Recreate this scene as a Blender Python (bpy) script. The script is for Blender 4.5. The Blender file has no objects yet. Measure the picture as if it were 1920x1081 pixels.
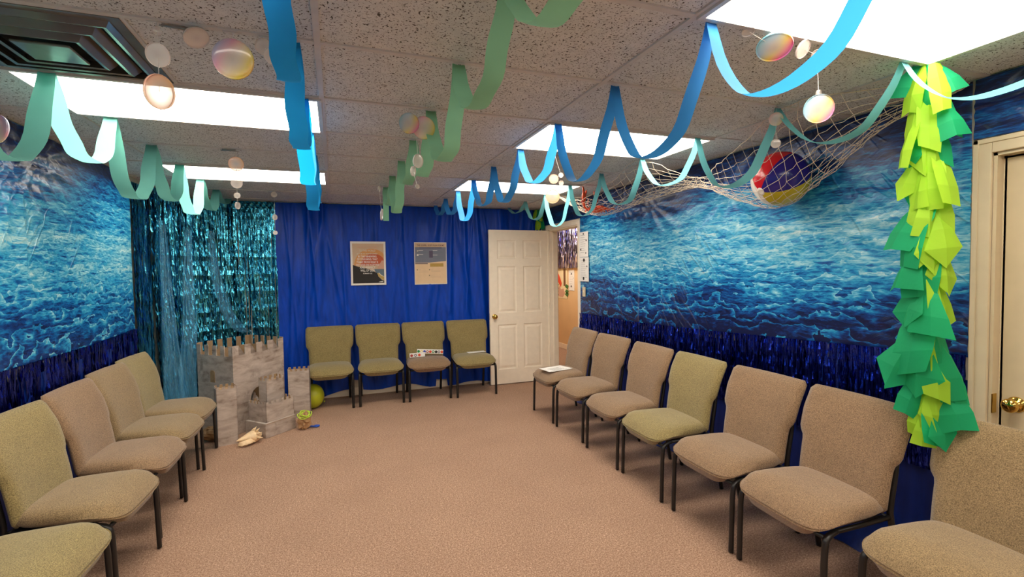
import bpy, bmesh, math, random
from mathutils import Vector, Matrix
R_ = math.radians
PI = math.pi
rnd = random.Random(7)
sc = bpy.context.scene
col = sc.collection

# ------------------------------------------------------------------ camera
FPX = 905.0
YAW, PITCH, ROLL = R_(20.1), R_(2.2), R_(-0.8)
CAMZ, CEIL = 1.58, 2.437
_F = Vector((math.sin(YAW)*math.cos(PITCH), math.cos(YAW)*math.cos(PITCH), -math.sin(PITCH)))
_R = Vector((math.cos(YAW), -math.sin(YAW), 0))
_U = _R.cross(_F)
_R2 = math.cos(ROLL)*_R + math.sin(ROLL)*_U
_U2 = -math.sin(ROLL)*_R + math.cos(ROLL)*_U
cam = bpy.data.cameras.new('camera')
cam.sensor_width = 36.0
cam.lens = FPX/1920*36
cam.clip_start = .02
camo = bpy.data.objects.new('camera', cam)
M4 = Matrix((( _R2.x, _U2.x, -_F.x, 0), (_R2.y, _U2.y, -_F.y, 0), (_R2.z, _U2.z, -_F.z, CAMZ), (0, 0, 0, 1)))
camo.matrix_world = M4
col.objects.link(camo)
sc.camera = camo

# ------------------------------------------------------------------ world, exposure
w = bpy.data.worlds.new('world'); sc.world = w; w.use_nodes = True
w.node_tree.nodes['Background'].inputs[0].default_value = (.9, .92, 1, 1)
w.node_tree.nodes['Background'].inputs[1].default_value = .15
sc.view_settings.view_transform = 'Standard'
sc.view_settings.look = 'None'
sc.view_settings.gamma = 1
sc.view_settings.use_curve_mapping = False
sc.view_settings.exposure = 0.0
LAMP = 13.5            # radiance of the ceiling diffusers
LAMPC = (1.0, .90, .77)

# ------------------------------------------------------------------ room numbers (metres)
XL, XR, YB, YF = -1.66, 2.85, 6.48, -2.6
GX, GY = -.04, 2.58      # ceiling grid origin; columns of 1.22, rows of .61
HX = 4.25                # far wall of the hallway

# ================================================================== material helpers
def srgb(r, g, b):
    f = lambda c: (c/255/12.92) if c/255 <= .04045 else ((c/255+.055)/1.055)**2.4
    return (f(r), f(g), f(b), 1)
class N:
    """small node helper"""
    def __init__(s, name):
        s.m = bpy.data.materials.new(name); s.m.use_nodes = True
        s.t = s.m.node_tree; s.b = s.t.nodes['Principled BSDF']; s.out = s.t.nodes['Material Output']
    def n(s, typ, **kw):
        nd = s.t.nodes.new(typ)
        for k, v in kw.items():
            if k[0] == 'i' and k[1:].isdigit(): nd.inputs[int(k[1:])].default_value = v
            elif k.startswith('in_'): nd.inputs[k[3:].replace('_', ' ')].default_value = v
            else: setattr(nd, k, v)
        return nd
    def l(s, a, b): s.t.links.new(a, b)
    def ramp(s, src, stops, interp='LINEAR'):
        r = s.n('ShaderNodeValToRGB'); r.color_ramp.interpolation = interp
        e = r.color_ramp.elements
        while len(e) < len(stops): e.new(.5)
        for i, (p, c) in enumerate(stops): e[i].position = p; e[i].color = c
        s.l(src, r.inputs[0]); return r.outputs[0]
    def mapping(s, scale, coord='Object', rot=(0,0,0), loc=(0,0,0)):
        tc = s.n('ShaderNodeTexCoord'); mp = s.n('ShaderNodeMapping')
        mp.inputs['Scale'].default_value = scale; mp.inputs['Rotation'].default_value = rot; mp.inputs['Location'].default_value = loc
        s.l(tc.outputs[coord], mp.inputs[0]); return mp.outputs[0]
    def noise(s, vec, scale, detail=2, rough=.5, dist=0, typ='FBM'):
        nd = s.n('ShaderNodeTexNoise'); nd.noise_type = typ
        nd.inputs['Scale'].default_value = scale; nd.inputs['Detail'].default_value = detail
        nd.inputs['Roughness'].default_value = rough; nd.inputs['Distortion'].default_value = dist
        s.l(vec, nd.inputs['Vector']); return nd.outputs[0]
    def math(s, op, a, b=None, clamp=False):
        nd = s.n('ShaderNodeMath', operation=op, use_clamp=clamp)
        for i, v in enumerate((a, b)):
            if v is None: continue
            if isinstance(v, (int, float)): nd.inputs[i].default_value = v
            else: s.l(v, nd.inputs[i])
        return nd.outputs[0]
    def mix(s, fac, a, b, blend='MIX'):
        nd = s.n('ShaderNodeMix', data_type='RGBA', blend_type=blend)
        for sock, v in ((nd.inputs[0], fac), (nd.inputs[6], a), (nd.inputs[7], b)):
            if isinstance(v, (int, float, tuple)): sock.default_value = v
            else: s.l(v, sock)
        return nd.outputs[2]
    def bump(s, h, strength=.3, dist=.01):
        nd = s.n('ShaderNodeBump'); nd.inputs['Strength'].default_value = strength; nd.inputs['Distance'].default_value = dist
        s.l(h, nd.inputs['Height']); s.l(nd.outputs[0], s.b.inputs['Normal'])
    def set(s, **kw):
        for k, v in kw.items(): s.b.inputs[k.replace('_', ' ')].default_value = v
        return s
    def base(s, c): s.l(c, s.b.inputs['Base Color'])

def plain(name, c, rough=.5, metal=0, var=.12, scale=14, bump=0, **kw):
    """painted / plastic / metal surface with slight procedural unevenness"""
    q = N(name); v = q.mapping((1,1,1))
    nz = q.noise(v, scale, 3)
    a = tuple(x*(1-var) for x in c[:3])+(1,); b = tuple(min(1, x*(1+var)) for x in c[:3])+(1,)
    q.base(q.ramp(nz, [(.3, a), (.7, b)]))
    q.set(Roughness=rough, Metallic=metal, **kw)
    if bump: q.bump(q.noise(v, scale*6, 2), bump, .002)
    return q.m

def fabric(name, ca, cb):
    q = N(name); v = q.mapping((1,1,1))
    n1 = q.noise(v, 260, 2, .7); n2 = q.noise(v, 9, 3)
    c = q.ramp(n1, [(.34, ca), (.66, cb)])
    c = q.mix(q.math('MULTIPLY', n2, .35), c, tuple(x*.72 for x in ca[:3])+(1,))
    q.base(c); q.set(Roughness=.95); q.b.inputs['Sheen Weight'].default_value = .25
    q.bump(n1, .5, .002); return q.m

def carpet():
    q = N('carpet'); v = q.mapping((1,1,1))
    n1 = q.noise(v, 130, 4, .8); n2 = q.noise(v, 2.2, 4); n3 = q.noise(v, 60, 3, .7)
    c = q.ramp(n1, [(.36, srgb(116,84,64)), (.5, srgb(182,144,118)), (.64, srgb(234,200,172))])
    c = q.mix(q.ramp(n3, [(.4, (0,0,0,1)), (.62, (.45,.45,.45,1))]), c, srgb(140,106,84))
    c = q.mix(q.ramp(n2, [(.35, (0,0,0,1)), (.7, (.2,.2,.2,1))]), c, srgb(138,104,84))
    q.base(c); q.set(Roughness=1.0); q.bump(n1, .8, .006); return q.m

def tile_mat():
    q = N('ceiling_tile'); v = q.mapping((1,1,1), coord='Object')
    oi = q.n('ShaderNodeObjectInfo')
    add = q.n('ShaderNodeVectorMath', operation='ADD'); q.l(v, add.inputs[0])
    sc_ = q.n('ShaderNodeVectorMath', operation='SCALE'); q.l(oi.outputs['Location'], sc_.inputs[0]); sc_.inputs[3].default_value = 3.7
    q.l(sc_.outputs[0], add.inputs[1]); v = add.outputs[0]
    a = q.noise(v, 66, 1, .4, .3); b = q.noise(v, 95, 0)
    band = q.math('LESS_THAN', q.math('ABSOLUTE', q.math('SUBTRACT', a, .5)), .034)
    mask = q.math('GREATER_THAN', b, .535)
    fis = q.math('MULTIPLY', band, mask)
    pin = q.math('GREATER_THAN', q.noise(v, 240, 0), .74)
    holes = q.math('MAXIMUM', fis, q.math('MULTIPLY', pin, .6))
    fine = q.noise(v, 25, 4)
    c = q.ramp(fine, [(.3, srgb(206,207,206)), (.7, srgb(222,222,220))])
    c = q.mix(holes, c, srgb(78,70,62))
    q.base(c); q.set(Roughness=.95)
    q.bump(q.math('SUBTRACT', 1.0, holes), .35, .004); return q.m

def ocean(name, axis, seed, tint=(1,1,1), foot=0.0):
    """printed sea photograph on thin glossy plastic: foam crests, finer towards the top"""
    q = N(name)
    tc = q.n('ShaderNodeTexCoord'); sx = q.n('ShaderNodeSeparateXYZ'); q.l(tc.outputs['Object'], sx.inputs[0])
    u, z = sx.outputs[axis], sx.outputs[2]
    # perspective of the printed sea: wavelength shrinks with height
    zz = q.math('SUBTRACT', z, 1.0)
    k = q.math('ADD', q.math('MULTIPLY', zz, .55), 1.0)
    uu = q.math('MULTIPLY', u, 1.0)
    vv = q.math('MULTIPLY', q.math('MULTIPLY', zz, k), 3.3)
    cb = q.n('ShaderNodeCombineXYZ'); q.l(uu, cb.inputs[0]); q.l(vv, cb.inputs[1]); cb.inputs[2].default_value = seed
    v = cb.outputs[0]
    warp = q.noise(v, 1.6, 2)
    cb2 = q.n('ShaderNodeCombineXYZ'); q.l(q.math('ADD', uu, q.math('MULTIPLY', warp, .12)), cb2.inputs[0]); q.l(q.math('ADD', vv, q.math('MULTIPLY', warp, .45)), cb2.inputs[1]); cb2.inputs[2].default_value = seed
    w2 = cb2.outputs[0]
    r1 = q.math('ADD', q.math('MULTIPLY', q.noise(w2, 3.4, 10, .72, .1), .8), q.math('MULTIPLY', q.noise(w2, 17, 6, .7), .2))
    rid = lambda src, kk: q.math('SUBTRACT', 1.0, q.math('MULTIPLY', q.math('ABSOLUTE', q.math('SUBTRACT', src, .5)), kk), True)
    ridge = rid(q.noise(w2, 9.0, 5, .6, .15), 6.0)
    # peaked swells: bands cut to cusps, bright just under each crest
    cb3 = q.n('ShaderNodeCombineXYZ'); q.l(q.math('MULTIPLY', uu, 2.0), cb3.inputs[0]); q.l(q.math('MULTIPLY', zz, 3.2), cb3.inputs[1]); cb3.inputs[2].default_value = seed+5
    bill = q.math('MULTIPLY', q.math('ABSOLUTE', q.math('SUBTRACT', q.noise(cb3.outputs[0], 1.4, 4, .5), .5)), 2.0)
    vp = q.math('ADD', q.math('MULTIPLY', q.math('MULTIPLY', zz, k), 8.5), q.math('MULTIPLY', bill, 3.4))
    saw = q.math('FRACT', vp)
    crest = q.math('SUBTRACT', q.math('POWER', saw, 3.0), .28)
    big = q.noise(v, .9, 3)
    low = q.math('ADD', q.math('SUBTRACT', 1.0, q.math('MULTIPLY', zz, 1.5), True), .35)       # tall swells along the bottom
    h = q.math('ADD', q.math('MULTIPLY', q.math('SUBTRACT', r1, .09), .92), q.math('MULTIPLY', ridge, .20))
    h = q.math('ADD', h, q.math('MULTIPLY', q.math('MULTIPLY', crest, low), .30))
    zr = q.math('ADD', zz, q.math('MULTIPLY', q.math('SUBTRACT', big, .5), .8))
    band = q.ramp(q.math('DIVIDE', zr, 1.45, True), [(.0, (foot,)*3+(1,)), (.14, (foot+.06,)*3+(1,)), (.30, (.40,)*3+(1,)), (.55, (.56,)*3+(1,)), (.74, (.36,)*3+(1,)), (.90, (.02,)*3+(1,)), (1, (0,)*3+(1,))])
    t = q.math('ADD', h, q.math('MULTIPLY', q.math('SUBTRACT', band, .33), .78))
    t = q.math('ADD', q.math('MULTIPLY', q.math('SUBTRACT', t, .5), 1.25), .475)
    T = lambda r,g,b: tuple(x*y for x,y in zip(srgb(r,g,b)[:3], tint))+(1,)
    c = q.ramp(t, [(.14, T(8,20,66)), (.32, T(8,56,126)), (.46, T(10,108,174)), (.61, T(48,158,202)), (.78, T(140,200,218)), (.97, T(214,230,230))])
    q.base(c); q.set(Roughness=.33)
    q.b.inputs['Specular IOR Level'].default_value = .5
    # crinkled film
    mp = q.mapping((1,1,1), rot=(R_(35),0,0) if axis == 1 else (0,R_(35),0))
    sm = q.n('ShaderNodeMapping'); sm.inputs['Scale'].default_value = (3, 1.2, 9); q.l(mp, sm.inputs[0])
    soft = q.noise(sm.outputs[0], 3.0, 4, .5, .4)
    mp2 = q.mapping((1,1,1), rot=(R_(-52),0,0) if axis == 1 else (0,R_(-52),0))
    sm2 = q.n('ShaderNodeMapping'); sm2.inputs['Scale'].default_value = (1, .9, 4.2); q.l(mp2, sm2.inputs[0])
    line = q.math('SUBTRACT', 1.0, q.math('MULTIPLY', q.math('ABSOLUTE', q.math('SUBTRACT', q.noise(sm2.outputs[0], 1.7, 2, .5, .2), .5)), 26.0), True)
    msk = q.ramp(q.noise(mp2, 1.3, 2), [(.52, (0,0,0,1)), (.62, (1,1,1,1))])
    q.bump(q.math('ADD', q.math('MULTIPLY', soft, .6), q.math('MULTIPLY', q.math('MULTIPLY', line, msk), .8)), .45, .014)
    return q.m

def film(name, c, rough=.35, alpha=1.0, trans=0.0, bumps=.3, scale=(14,14,3), spec=.5):
    """thin coloured plastic sheet"""
    q = N(name); v = q.mapping(scale)
    nz = q.noise(v, 1.6, 4, .5, .3)
    a = tuple(x*.8 for x in c[:3])+(1,); b = tuple(min(1, x*1.25) for x in c[:3])+(1,)
    q.base(q.ramp(nz, [(.3, a), (.7, b)])); q.set(Roughness=rough, Alpha=alpha)
    q.b.inputs['Specular IOR Level'].default_value = spec
    q.bump(nz, bumps, .01)
    if trans: translucent(q, b, trans)
    return q.m

def translucent(q, c, fac):
    tr = q.n('ShaderNodeBsdfTranslucent'); tr.inputs[0].default_value = c
    mx = q.n('ShaderNodeMixShader'); mx.inputs[0].default_value = fac
    q.l(q.b.outputs[0], mx.inputs[1]); q.l(tr.outputs[0], mx.inputs[2]); q.l(mx.outputs[0], q.out.inputs[0])

def paper_thin(name, c, fac=.5, bumps=.25):
    q = N(name); v = q.mapping((1,1,1))
    nz = q.noise(v, 60, 3); n2 = q.noise(v, 7, 2)
    a = tuple(x*.82 for x in c[:3])+(1,)
    q.base(q.ramp(n2, [(.3, a), (.7, c)])); q.set(Roughness=.7)
    q.bump(nz, bumps, .002); translucent(q, c, fac); return q.m

def foil(name, c, dark, rough=.18):
    q = N(name); v = q.mapping((60, 60, 1.5))
    nz = q.noise(v, 1.0, 2)
    q.base(q.ramp(nz, [(.35, dark), (.65, c)])); q.set(Metallic=1.0, Roughness=rough)
    v2 = q.mapping((30, 30, 9)); q.bump(q.noise(v2, 1.5, 3, .6), .5, .014); return q.m

def bubble_mat(name, stops, alpha=.62):
    """printed soap bubble: pastel rainbow rim, clear centre, glossy"""
    q = N(name); tc = q.n('ShaderNodeTexCoord'); g = q.n('ShaderNodeSeparateXYZ'); q.l(tc.outputs['Object'], g.inputs[0])
    t = q.math('ADD', q.math('MULTIPLY', q.math('ADD', g.outputs[0], q.math('MULTIPLY', g.outputs[2], -.7)), 5.5), .5, True)
    c = q.ramp(t, stops)
    ln = q.n('ShaderNodeVectorMath', operation='LENGTH'); q.l(tc.outputs['Object'], ln.inputs[0])
    rad = q.math('MULTIPLY', ln.outputs[1], 17.0, True)
    c = q.mix(rad, srgb(222,214,205), c)
    q.base(c); q.set(Roughness=.15); q.b.inputs['Coat Weight'].default_value = .6
    q.l(q.math('ADD', q.math('MULTIPLY', rad, alpha*.4), alpha*.62), q.b.inputs['Alpha'])
    return q.m

def board_mat():
    """cardboard brushed with grey-white paint"""
    q = N('painted_cardboard'); v = q.mapping((1,1,1)); vs = q.mapping((2.2,2.2,6))
    n1 = q.noise(vs, 3.0, 5, .55, .4); n2 = q.noise(v, 5, 6, .7, 1.2)
    c = q.ramp(n1, [(.28, srgb(132,114,100)), (.42, srgb(170,154,142)), (.6, srgb(190,175,163)), (.8, srgb(208,195,184))])
    c = q.mix(q.ramp(n2, [(.56, (0,0,0,1)), (.68, (.7,.7,.7,1))]), c, srgb(124,108,98))
    q.base(c); q.set(Roughness=.75); q.bump(n1, .22, .004); return q.m

M = {}
M['carpet'] = carpet()
M['tile'] = tile_mat()
M['tee'] = plain('grid_metal', srgb(205,200,196), .5, .0, .05)
M['wall'] = plain('wall_paint', srgb(218,206,186), .8, 0, .03, 3, .1)
M['hall'] = plain('hall_paint', srgb(232,196,146), .8, 0, .03, 3, .1)
M['white'] = plain('white_gloss_paint', srgb(252,238,216), .42, 0, .03)
M['cream'] = plain('cream_door_paint', srgb(206,188,154), .5, 0, .03)
M['creamtrim'] = plain('cream_trim_paint', srgb(214,198,166), .45, 0, .03)
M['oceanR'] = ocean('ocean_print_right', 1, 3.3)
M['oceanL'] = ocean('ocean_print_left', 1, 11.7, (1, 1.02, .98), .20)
M['bluefilm'] = film('royal_blue_plastic', srgb(2,64,176), .4, bumps=.45, spec=.28)
M['navyfilm'] = film('navy_plastic', srgb(4,36,112), .4, bumps=.35, spec=.3)
M['foilteal'] = foil('teal_foil', srgb(96,200,226), srgb(28,110,146), .13)
M['foilnavy'] = foil('navy_foil', srgb(60,84,220), srgb(22,34,140), .2)
M['foilsilver'] = foil('silver_blue_foil', srgb(232,224,226), srgb(60,60,170), .3)
M['cello'] = film('pale_blue_cellophane', srgb(110,186,228), .1, alpha=.34, bumps=1.0, scale=(20,20,7), spec=1.0)
M['tan'] = fabric('tan_fabric', srgb(104,84,56), srgb(178,150,108))
M['taupe'] = fabric('taupe_fabric', srgb(104,80,58), srgb(178,145,110))
M['olive'] = fabric('olive_fabric', srgb(104,90,52), srgb(180,160,106))
M['black'] = plain('black_powder_coat', srgb(34,31,30), .38, .2, .1)
M['rubber'] = plain('black_rubber', srgb(20,20,20), .8)
M['board'] = board_mat()
M['kraft'] = plain('bare_cardboard', srgb(160,130,96), .85, 0, .12, 20, .2)
M['kraftpaper'] = plain('brown_paper', srgb(186,146,104), .8, 0, .2, 10, .4)
M['shell'] = plain('seashell', srgb(236,204,160), .45, 0, .1, 30, .2)
M['neon'] = plain('neon_green_yarn', srgb(190,220,70), .8)
M['lime_ball'] = plain('lime_rubber', srgb(186,190,40), .35, 0, .05)
M['bluebit'] = plain('blue_rubber', srgb(40,90,200), .4)
M['brass'] = plain('polished_brass', srgb(214,178,92), .12, 1, .04)
M['steel'] = plain('brushed_steel', srgb(170,168,165), .28, 1, .06)
M['ventmetal'] = plain('vent_enamel', srgb(126,120,112), .18, .3, .08)
M['ventdark'] = plain('vent_throat', srgb(24,22,20), .8)
M['paper'] = plain('white_paper', srgb(240,236,230), .7, 0, .02)
M['ink'] = plain('grey_ink', srgb(120,116,112), .8, 0, .05)
M['darkink'] = plain('dark_ink', srgb(40,36,34), .8, 0, .05)
M['mint'] = paper_thin('mint_crepe', srgb(126,206,192), .36)
M['sky'] = paper_thin('sky_blue_crepe', srgb(20,160,236), .45)
M['sea'] = paper_thin('sea_green_crepe', srgb(146,212,172), .35)
M['azure'] = paper_thin('azure_crepe', srgb(54,150,228), .45)
M['aqua'] = paper_thin('aqua_crepe', srgb(116,196,202), .4)
M['tgreen'] = paper_thin('emerald_tissue', srgb(28,190,126), .5, .5)
M['tlime'] = paper_thin('lime_tissue', srgb(186,232,58), .45, .5)
M['rope'] = plain('natural_rope', srgb(222,206,184), .8, 0, .15, 40)
M['lobster'] = plain('orange_plastic', srgb(224,78,36), .35, 0, .15, 30)
M['line'] = plain('clear_thread', srgb(210,205,200), .4)
W1 = (1, 1, 1, 1)
M['bubA'] = bubble_mat('bubble_print', [(0, srgb(150,190,225)), (.3, srgb(240,170,190)), (.55, srgb(250,230,190)), (.8, srgb(244,220,70)), (1, srgb(240,180,90))])
M['bubB'] = bubble_mat('bubble_pearl', [(0, srgb(225,215,210)), (.5, srgb(240,228,220)), (1, srgb(235,210,200))], .72)
M['bubC'] = bubble_mat('bubble_peach', [(0, srgb(250,190,170)), (.5, srgb(246,200,150)), (1, srgb(240,170,110))], .85)
M['bubD'] = bubble_mat('bubble_rainbow', [(0, srgb(120,205,215)), (.35, srgb(170,205,230)), (.6, srgb(250,225,90)), (.8, srgb(250,120,170)), (1, srgb(210,150,230))], .75)
def lampmat():
    q = N('lit_diffuser'); v = q.mapping((1,1,1))
    em = q.n('ShaderNodeEmission'); em.inputs[1].default_value = LAMP
    q.l(q.ramp(q.noise(v, 2, 1), [(.3, tuple(x*.97 for x in LAMPC)+(1,)), (.7, LAMPC+(1,))]), em.inputs[0]); q.l(em.outputs[0], q.out.inputs[0]); return q.m
M['lamp'] = lampmat()
def flat(name, c, rough=.6): return plain(name, c, rough, 0, .03)

# ================================================================== mesh helpers
class MB:
    def __init__(s): s.v = []; s.f = []; s.sm = []
    def add(s, vs, fs, smooth=False):
        o = len(s.v); s.v += [tuple(p) for p in vs]; s.f += [tuple(i+o for i in f) for f in fs]; s.sm += [smooth]*len(fs); return s
    def box(s, c, d, rz=0, rx=0, ry=0):
        m = Matrix.Rotation(rz, 3, 'Z') @ Matrix.Rotation(ry, 3, 'Y') @ Matrix.Rotation(rx, 3, 'X')
        vs = [Vector(c) + m @ Vector((x*d[0]/2, y*d[1]/2, z*d[2]/2)) for x in (-1,1) for y in (-1,1) for z in (-1,1)]
        return s.add(vs, [(0,1,3,2),(4,6,7,5),(0,4,5,1),(2,3,7,6),(0,2,6,4),(1,5,7,3)])
    def bb(s, a, b): return s.box([(p+q)/2 for p, q in zip(a, b)], [abs(q-p) for p, q in zip(a, b)])
    def bbox(s, a, b, bev):
        """bevelled box between two corners"""
        bm = bmesh.new(); bmesh.ops.create_cube(bm, size=1)
        for v in bm.verts: v.co = Vector([(p+q)/2 + v.co[i]*abs(q-p) for i, (p, q) in enumerate(zip(a, b))])
        bmesh.ops.bevel(bm, geom=bm.edges[:], offset=bev, segments=2, affect='EDGES', profile=.5)
        bm.verts.index_update(); s.add([v.co[:] for v in bm.verts], [[v.index for v in f.verts] for f in bm.faces]); bm.free(); return s
    def grid(s, P, smooth=True, closed_u=False):
        nu, nv = len(P), len(P[0])
        fs = [(i*nv+j, ((i+1) % nu)*nv+j, ((i+1) % nu)*nv+j+1, i*nv+j+1) for i in range(nu if closed_u else nu-1) for j in range(nv-1)]
        return s.add([p for r in P for p in r], fs, smooth)
    def tube(s, pts, r, n=8, flat=1.0, up=None, cap=True):
        pts = [Vector(p) for p in pts]; rs = r if isinstance(r, (list, tuple)) else [r]*len(pts)
        t0 = (pts[1]-pts[0]).normalized()
        ref = Vector(up) if up else (Vector((0,0,1)) if abs(t0.z) < .9 else Vector((1,0,0)))
        nrm = (ref - ref.dot(t0)*t0).normalized(); ring = []
        for i, p in enumerate(pts):
            t = (pts[min(i+1, len(pts)-1)] - pts[max(i-1, 0)]).normalized()
            nrm = (nrm - nrm.dot(t)*t)
            nrm = nrm.normalized() if nrm.length > 1e-6 else t.orthogonal().normalized()
            b = t.cross(nrm)
            ring.append([p + rs[i]*(math.cos(a)*nrm + flat*math.sin(a)*b) for a in [2*PI*k/n for k in range(n)]])
        o = len(s.v); s.v += [tuple(p) for q in ring for p in q]; nr = len(ring)
        for i in range(nr-1):
            for k in range(n): s.f.append((o+i*n+k, o+i*n+(k+1) % n, o+(i+1)*n+(k+1) % n, o+(i+1)*n+k)); s.sm.append(n > 4)
        if cap:
            s.f.append(tuple(o+k for k in reversed(range(n)))); s.f.append(tuple(o+(nr-1)*n+k for k in range(n))); s.sm += [False, False]
        return s
    def lathe(s, prof, n=24, mat=None):
        """profile of (r, z) turned about z, then moved by mat"""
        mat = mat or Matrix()
        P = [[mat @ Vector((r*math.cos(2*PI*k/n), r*math.sin(2*PI*k/n), z)) for r, z in prof] for k in range(n)]
        return s.grid(P, True, True)
    def ball(s, c, r, n=20, m=12, sc=(1,1,1), rot=None):
        rot = rot or Matrix.Identity(3)
        P = [[Vector(c) + rot @ Vector((r*sc[0]*math.sin(PI*j/m)*math.cos(2*PI*k/n), r*sc[1]*math.sin(PI*j/m)*math.sin(2*PI*k/n), r*sc[2]*math.cos(PI*j/m))) for j in range(m+1)] for k in range(n)]
        return s.grid(P, True, True)
    def prism(s, poly, y0, y1, fn=None):
        """2-D polygon (x, z) given thickness in y; fn maps local to world"""
        fn = fn or (lambda p: p); n = len(poly)
        vs = [fn((x, y0, z)) for x, z in poly] + [fn((x, y1, z)) for x, z in poly]
        return s.add(vs, [tuple(range(n)), tuple(reversed(range(n, 2*n)))] + [(i, i+n, (i+1) % n + n, (i+1) % n) for i in range(n)])
    def mesh(s, name, mat):
        me = bpy.data.meshes.new(name); me.from_pydata(s.v, [], s.f); me.polygons.foreach_set('use_smooth', s.sm)
        me.materials.append(M[mat] if isinstance(mat, str) else mat)
        bm = bmesh.new(); bm.from_mesh(me); bmesh.ops.remove_doubles(bm, verts=bm.verts, dist=1e-6)
        bmesh.ops.recalc_face_normals(bm, faces=bm.faces); bm.to_mesh(me); bm.free(); return me
    def build(s, name, mat, parent=None): return link(name, s.mesh(name, mat), parent)
def link(name, me, parent=None):
    o = bpy.data.objects.new(name, me); col.objects.link(o)
    if parent: o.parent = parent
    return o
def tag(o, label=None, cat=None, group=None, kind=None):
    for k, v in (('label', label), ('category', cat), ('group', group), ('kind', kind)):
        if v: o[k] = v
    return o
def thing(name, label, cat, loc=(0,0,0), rz=0, group=None):
    o = bpy.data.objects.new(name, None); col.objects.link(o); o.location = loc; o.rotation_euler = (0,0,rz); o.empty_display_size = .1
    return tag(o, label, cat, group)
def solid(o, t, off=0):
    m = o.modifiers.new('thickness', 'SOLIDIFY'); m.thickness = t; m.offset = off; return o
def smin(a, b, k): return -math.log(math.exp(-a/k)+math.exp(-b/k))*k
def lerp(a, b, t): return a+(b-a)*t
def cr(ps, n):
    """Catmull-Rom through points, n samples per span"""
    ps = [Vector(p) for p in ps]; out = []
    for i in range(len(ps)-1):
        p0, p1, p2, p3 = ps[max(i-1,0)], ps[i], ps[i+1], ps[min(i+2, len(ps)-1)]
        for k in range(n):
            t = k/n
            out.append(.5*((2*p1)+(p2-p0)*t+(2*p0-5*p1+4*p2-p3)*t*t+(3*p1-p0-3*p2+p3)*t**3))
    return out+[ps[-1]]
def text(body, size, mat, parent, loc, rot, width=None, name='lettering'):
    cu = bpy.data.curves.new(name, 'FONT'); cu.body = body; cu.size = size; cu.align_x = 'CENTER'; cu.align_y = 'CENTER'; cu.extrude = .0004; cu.offset = size*.018
    t = bpy.data.objects.new(name, cu); col.objects.link(t); bpy.context.view_layer.update()
    me = bpy.data.meshes.new_from_object(t.evaluated_get(bpy.context.evaluated_depsgraph_get()))
    bpy.data.objects.remove(t); me.materials.clear(); me.materials.append(M[mat] if isinstance(mat, str) else mat)
    if width:
        xs = [v.co.x for v in me.vertices]; k = width/(max(xs)-min(xs))
        for v in me.vertices: v.co.x *= k
    o = link(name, me, parent); o.location = loc; o.rotation_euler = rot; return o

# ================================================================== THE ROOM
fl = MB().bb((XL-.1, YF-.1, -.05), (XR+.12, YB+.1, 0)).bb((XR+.12, 3.5, -.05), (HX, 12.5, 0)).build('floor', 'carpet'); tag(fl, 'taupe brown low pile carpet', kind='structure')
o = MB().bb((XL-.1, YF-.1, 0), (XL, YB+.1, CEIL+.12)).build('wall_left', 'wall'); tag(o, kind='structure')
o = MB().bb((XL, YB, 0), (XR+.12, YB+.1, CEIL+.12)).build('wall_back', 'wall'); tag(o, kind='structure')
o = MB().bb((XL, YF-.1, 0), (XR+.12, YF, CEIL+.12)).build('wall_front', 'wall'); tag(o, kind='structure')
D1a, D1b, D1z = 5.36, 6.24, 2.13      # doorway in the right wall near the corner
D2a, D2b, D2z = .42, 1.335, 2.085     # closed door near the camera
b = MB()
for a, c in ((YF, D2a), (D2b, D1a), (D1b, YB)): b.bb((XR, a, 0), (XR+.12, c, CEIL+.12))
b.bb((XR, D2a, D2z), (XR+.12, D2b, CEIL+.12)).bb((XR, D1a, D1z), (XR+.12, D1b, CEIL+.12))
tag(b.build('wall_right', 'wall'), kind='structure')
# hallway beyond the door
tag(MB().bb((HX, 3.5, 0), (HX+.1, 12.5, CEIL+.12)).build('wall_hallway', 'hall'), kind='structure')
tag(MB().bb((XR+.12, 12.5, 0), (HX+.1, 12.6, CEIL+.12)).bb((XR+.12, 3.4, 0), (HX+.1, 3.5, CEIL+.12)).build('wall_hallway_end', 'hall'), kind='structure')
tag(MB().bb((XR, YB+.1, 0), (XR+.12, 12.5, CEIL+.12)).build('wall_hallway_side', 'hall'), kind='structure')
tag(MB().bb((XR+.12, 3.5, CEIL+.02), (HX, 12.5, CEIL+.12)).build('ceiling_hallway', 'tile'), kind='structure')
tag(MB().bbox((HX-.015, 3.5, 0), (HX, 12.5, .1), .004).build('baseboard_hallway', 'white'), kind='structure')
tag(MB().bbox((XL, YB-.014, 0), (XR, YB, .1), .004).build('baseboard_back', 'white'), kind='structure')
# ceiling: slab, grid tees, tiles
ce = MB().bb((XL-.1, YF-.1, CEIL+.03), (XR+.12, YB+.1, CEIL+.12)).build('ceiling', 'tile'); tag(ce, 'dropped ceiling of fissured white tiles in a metal grid', kind='structure')
xs = [XL] + [GX+1.22*i for i in (-1,0,1,2)] + [XR]
ys = [YF] + [GY+.61*k for k in range(-8, 7)] + [YB]
for x in xs[1:-1]: MB().bb((x-.012, YF, CEIL-.004), (x+.012, YB, CEIL+.02)).build('main_tee', 'tee', ce)
tee_me = {}
for i in range(len(xs)-1):
    for y in ys[1:-1]:
        key = round(xs[i+1]-xs[i], 3)
        if key not in tee_me: tee_me[key] = MB().bb((-key/2+.012, -.012, -.003), (key/2-.012, .012, .02)).mesh('cross_tee', 'tee')
        link('cross_tee', tee_me[key], ce).location = ((xs[i]+xs[i+1])/2, y, CEIL)
LIGHTS = {(1,0): 'left', (1,3): 'left', (1,-3): 'left', (3,-3): 'right', (3,0): 'right', (3,3): 'right', (1,-6): 'l', (3,-6): 'r'}  # near left and rearmost panels are unseen, added for their light
tile_me = {}
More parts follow.
